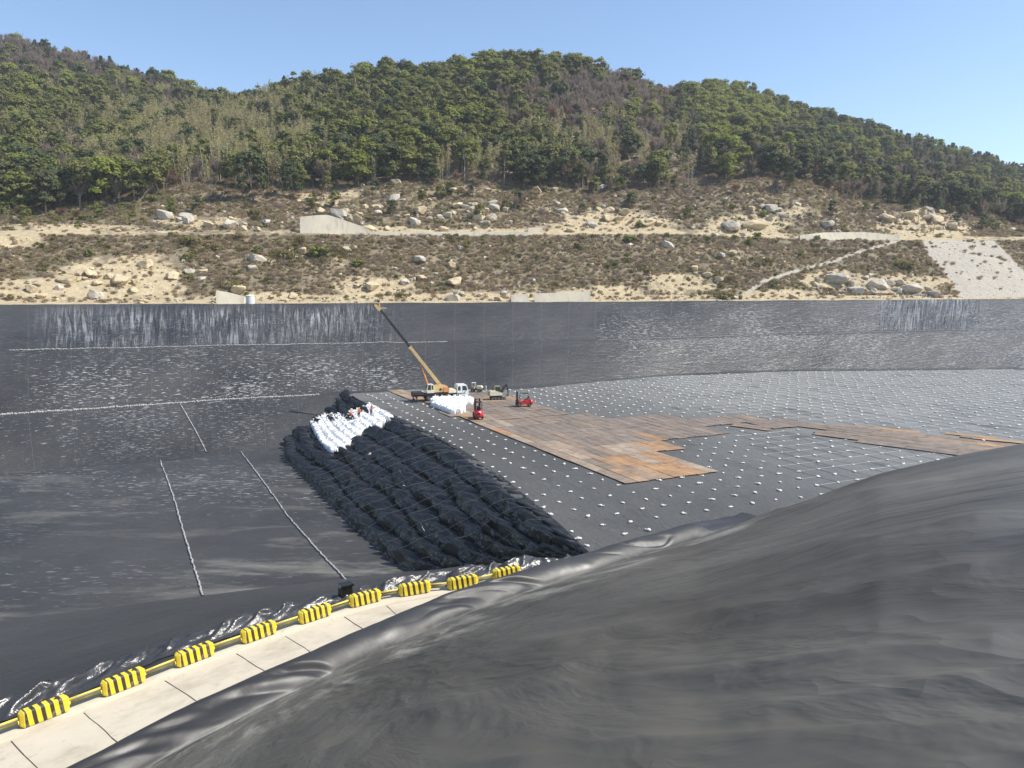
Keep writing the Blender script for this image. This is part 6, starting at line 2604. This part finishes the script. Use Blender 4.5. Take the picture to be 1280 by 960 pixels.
for t in RK[:255]:
    o = bpy.data.objects.new('boulder', RKM[t[6]])
    COL.objects.link(o)
    o.location = t[:3]
    o.scale = (t[5] * random.uniform(1, 1.5), t[5], t[5] * random.uniform(.6, .95))
    o.rotation_euler = (random.uniform(-.4, .4), random.uniform(-.4, .4), random.uniform(0, 6.28))
    lab = 'small grey boulder lying on the hillside scrub' if t[6] < 5 else 'small tan boulder lying on the hillside scrub'
    tag(o, lab, 'boulder', lab + ' group')
stuff('rubble', [(t[0], t[1], t[2], random.uniform(0, 6.28), t[5], t[6]) for t in RK[255:]] +
      [(x, y, z + .05, random.uniform(0, 6.28), .12 * math.exp(random.gauss(0, .45)), random.randrange(len(RKM))) for (x, y, z, a, b, v) in scatter(1.0, 3.0, .16) if -30 < a < 1310 and random.random() < .8], [source('rock_source', m_) for m_ in RKM])

# dead pale trunks leaning or lying at the forest edge
LOGS = [(205, 243, 240, 228), (175, 250, 186, 236), (222, 222, 236, 214), (262, 246, 272, 226), (274, 250, 284, 232), (288, 248, 300, 236), (140, 238, 160, 246), (330, 180, 344, 166), (344, 166, 352, 176),
        (838, 232, 860, 215), (845, 240, 870, 222), (860, 240, 872, 226), (268, 228, 262, 180), (276, 228, 272, 176), (285, 226, 284, 178), (258, 230, 250, 185), (548, 226, 560, 218), (1147, 281, 1150, 262), (1166, 292, 1170, 272)]
LLAB = ['long pale fallen trunk lying over the clearing at the left forest edge', 'short leaning dead trunk at the left of the clearing', 'small fallen pale trunk above the clearing', 'leaning dead stem left of the lone dark tree',
        'middle leaning dead stem left of the lone dark tree', 'nearest leaning dead stem beside the lone dark tree', 'fallen pale branch low on the far left slope', 'bent bamboo stem rising over the wood', 'drooping end of the bent bamboo stem',
        'upper pale dead branch on the dry slope right of the middle', 'middle pale dead branch on the dry slope right of the middle', 'lowest pale dead branch on the dry slope right of the middle', 'tall pale bare stem second in the bamboo stand',
        'tall pale bare stem third in the bamboo stand', 'tall pale bare stem rightmost in the bamboo stand', 'tall pale bare stem leftmost in the bamboo stand', 'short pale log at the middle forest edge', 'thin dead post by the rock outcrop, left one', 'thin dead post by the rock outcrop, right one']
for (x0, y0, x1, y1), lab in zip(LOGS, LLAB):
    q = hill_at(x0, y0)
    e = PY(x1, y1, q[1] + random.uniform(-.5, 1.5))
    md = (q + e) / 2 + RNG.normal(0, .25, 3)
    V, Fq = tubequads(q - (0, 0, .2), e, .17, .07, 6, md)
    V2, F2 = tubequads(md, e + RNG.normal(0, 1.0, 3) + (0, 0, .6), .06, .02, 4)
    o = link('dead_trunk', npmesh('dead_trunk', np.concatenate([V, V2]), np.concatenate([Fq, F2 + len(V)])), None, M['bark_pale'])
    tag(o, lab, 'dead trunk')
for lst in (KINDS, ):
    pass
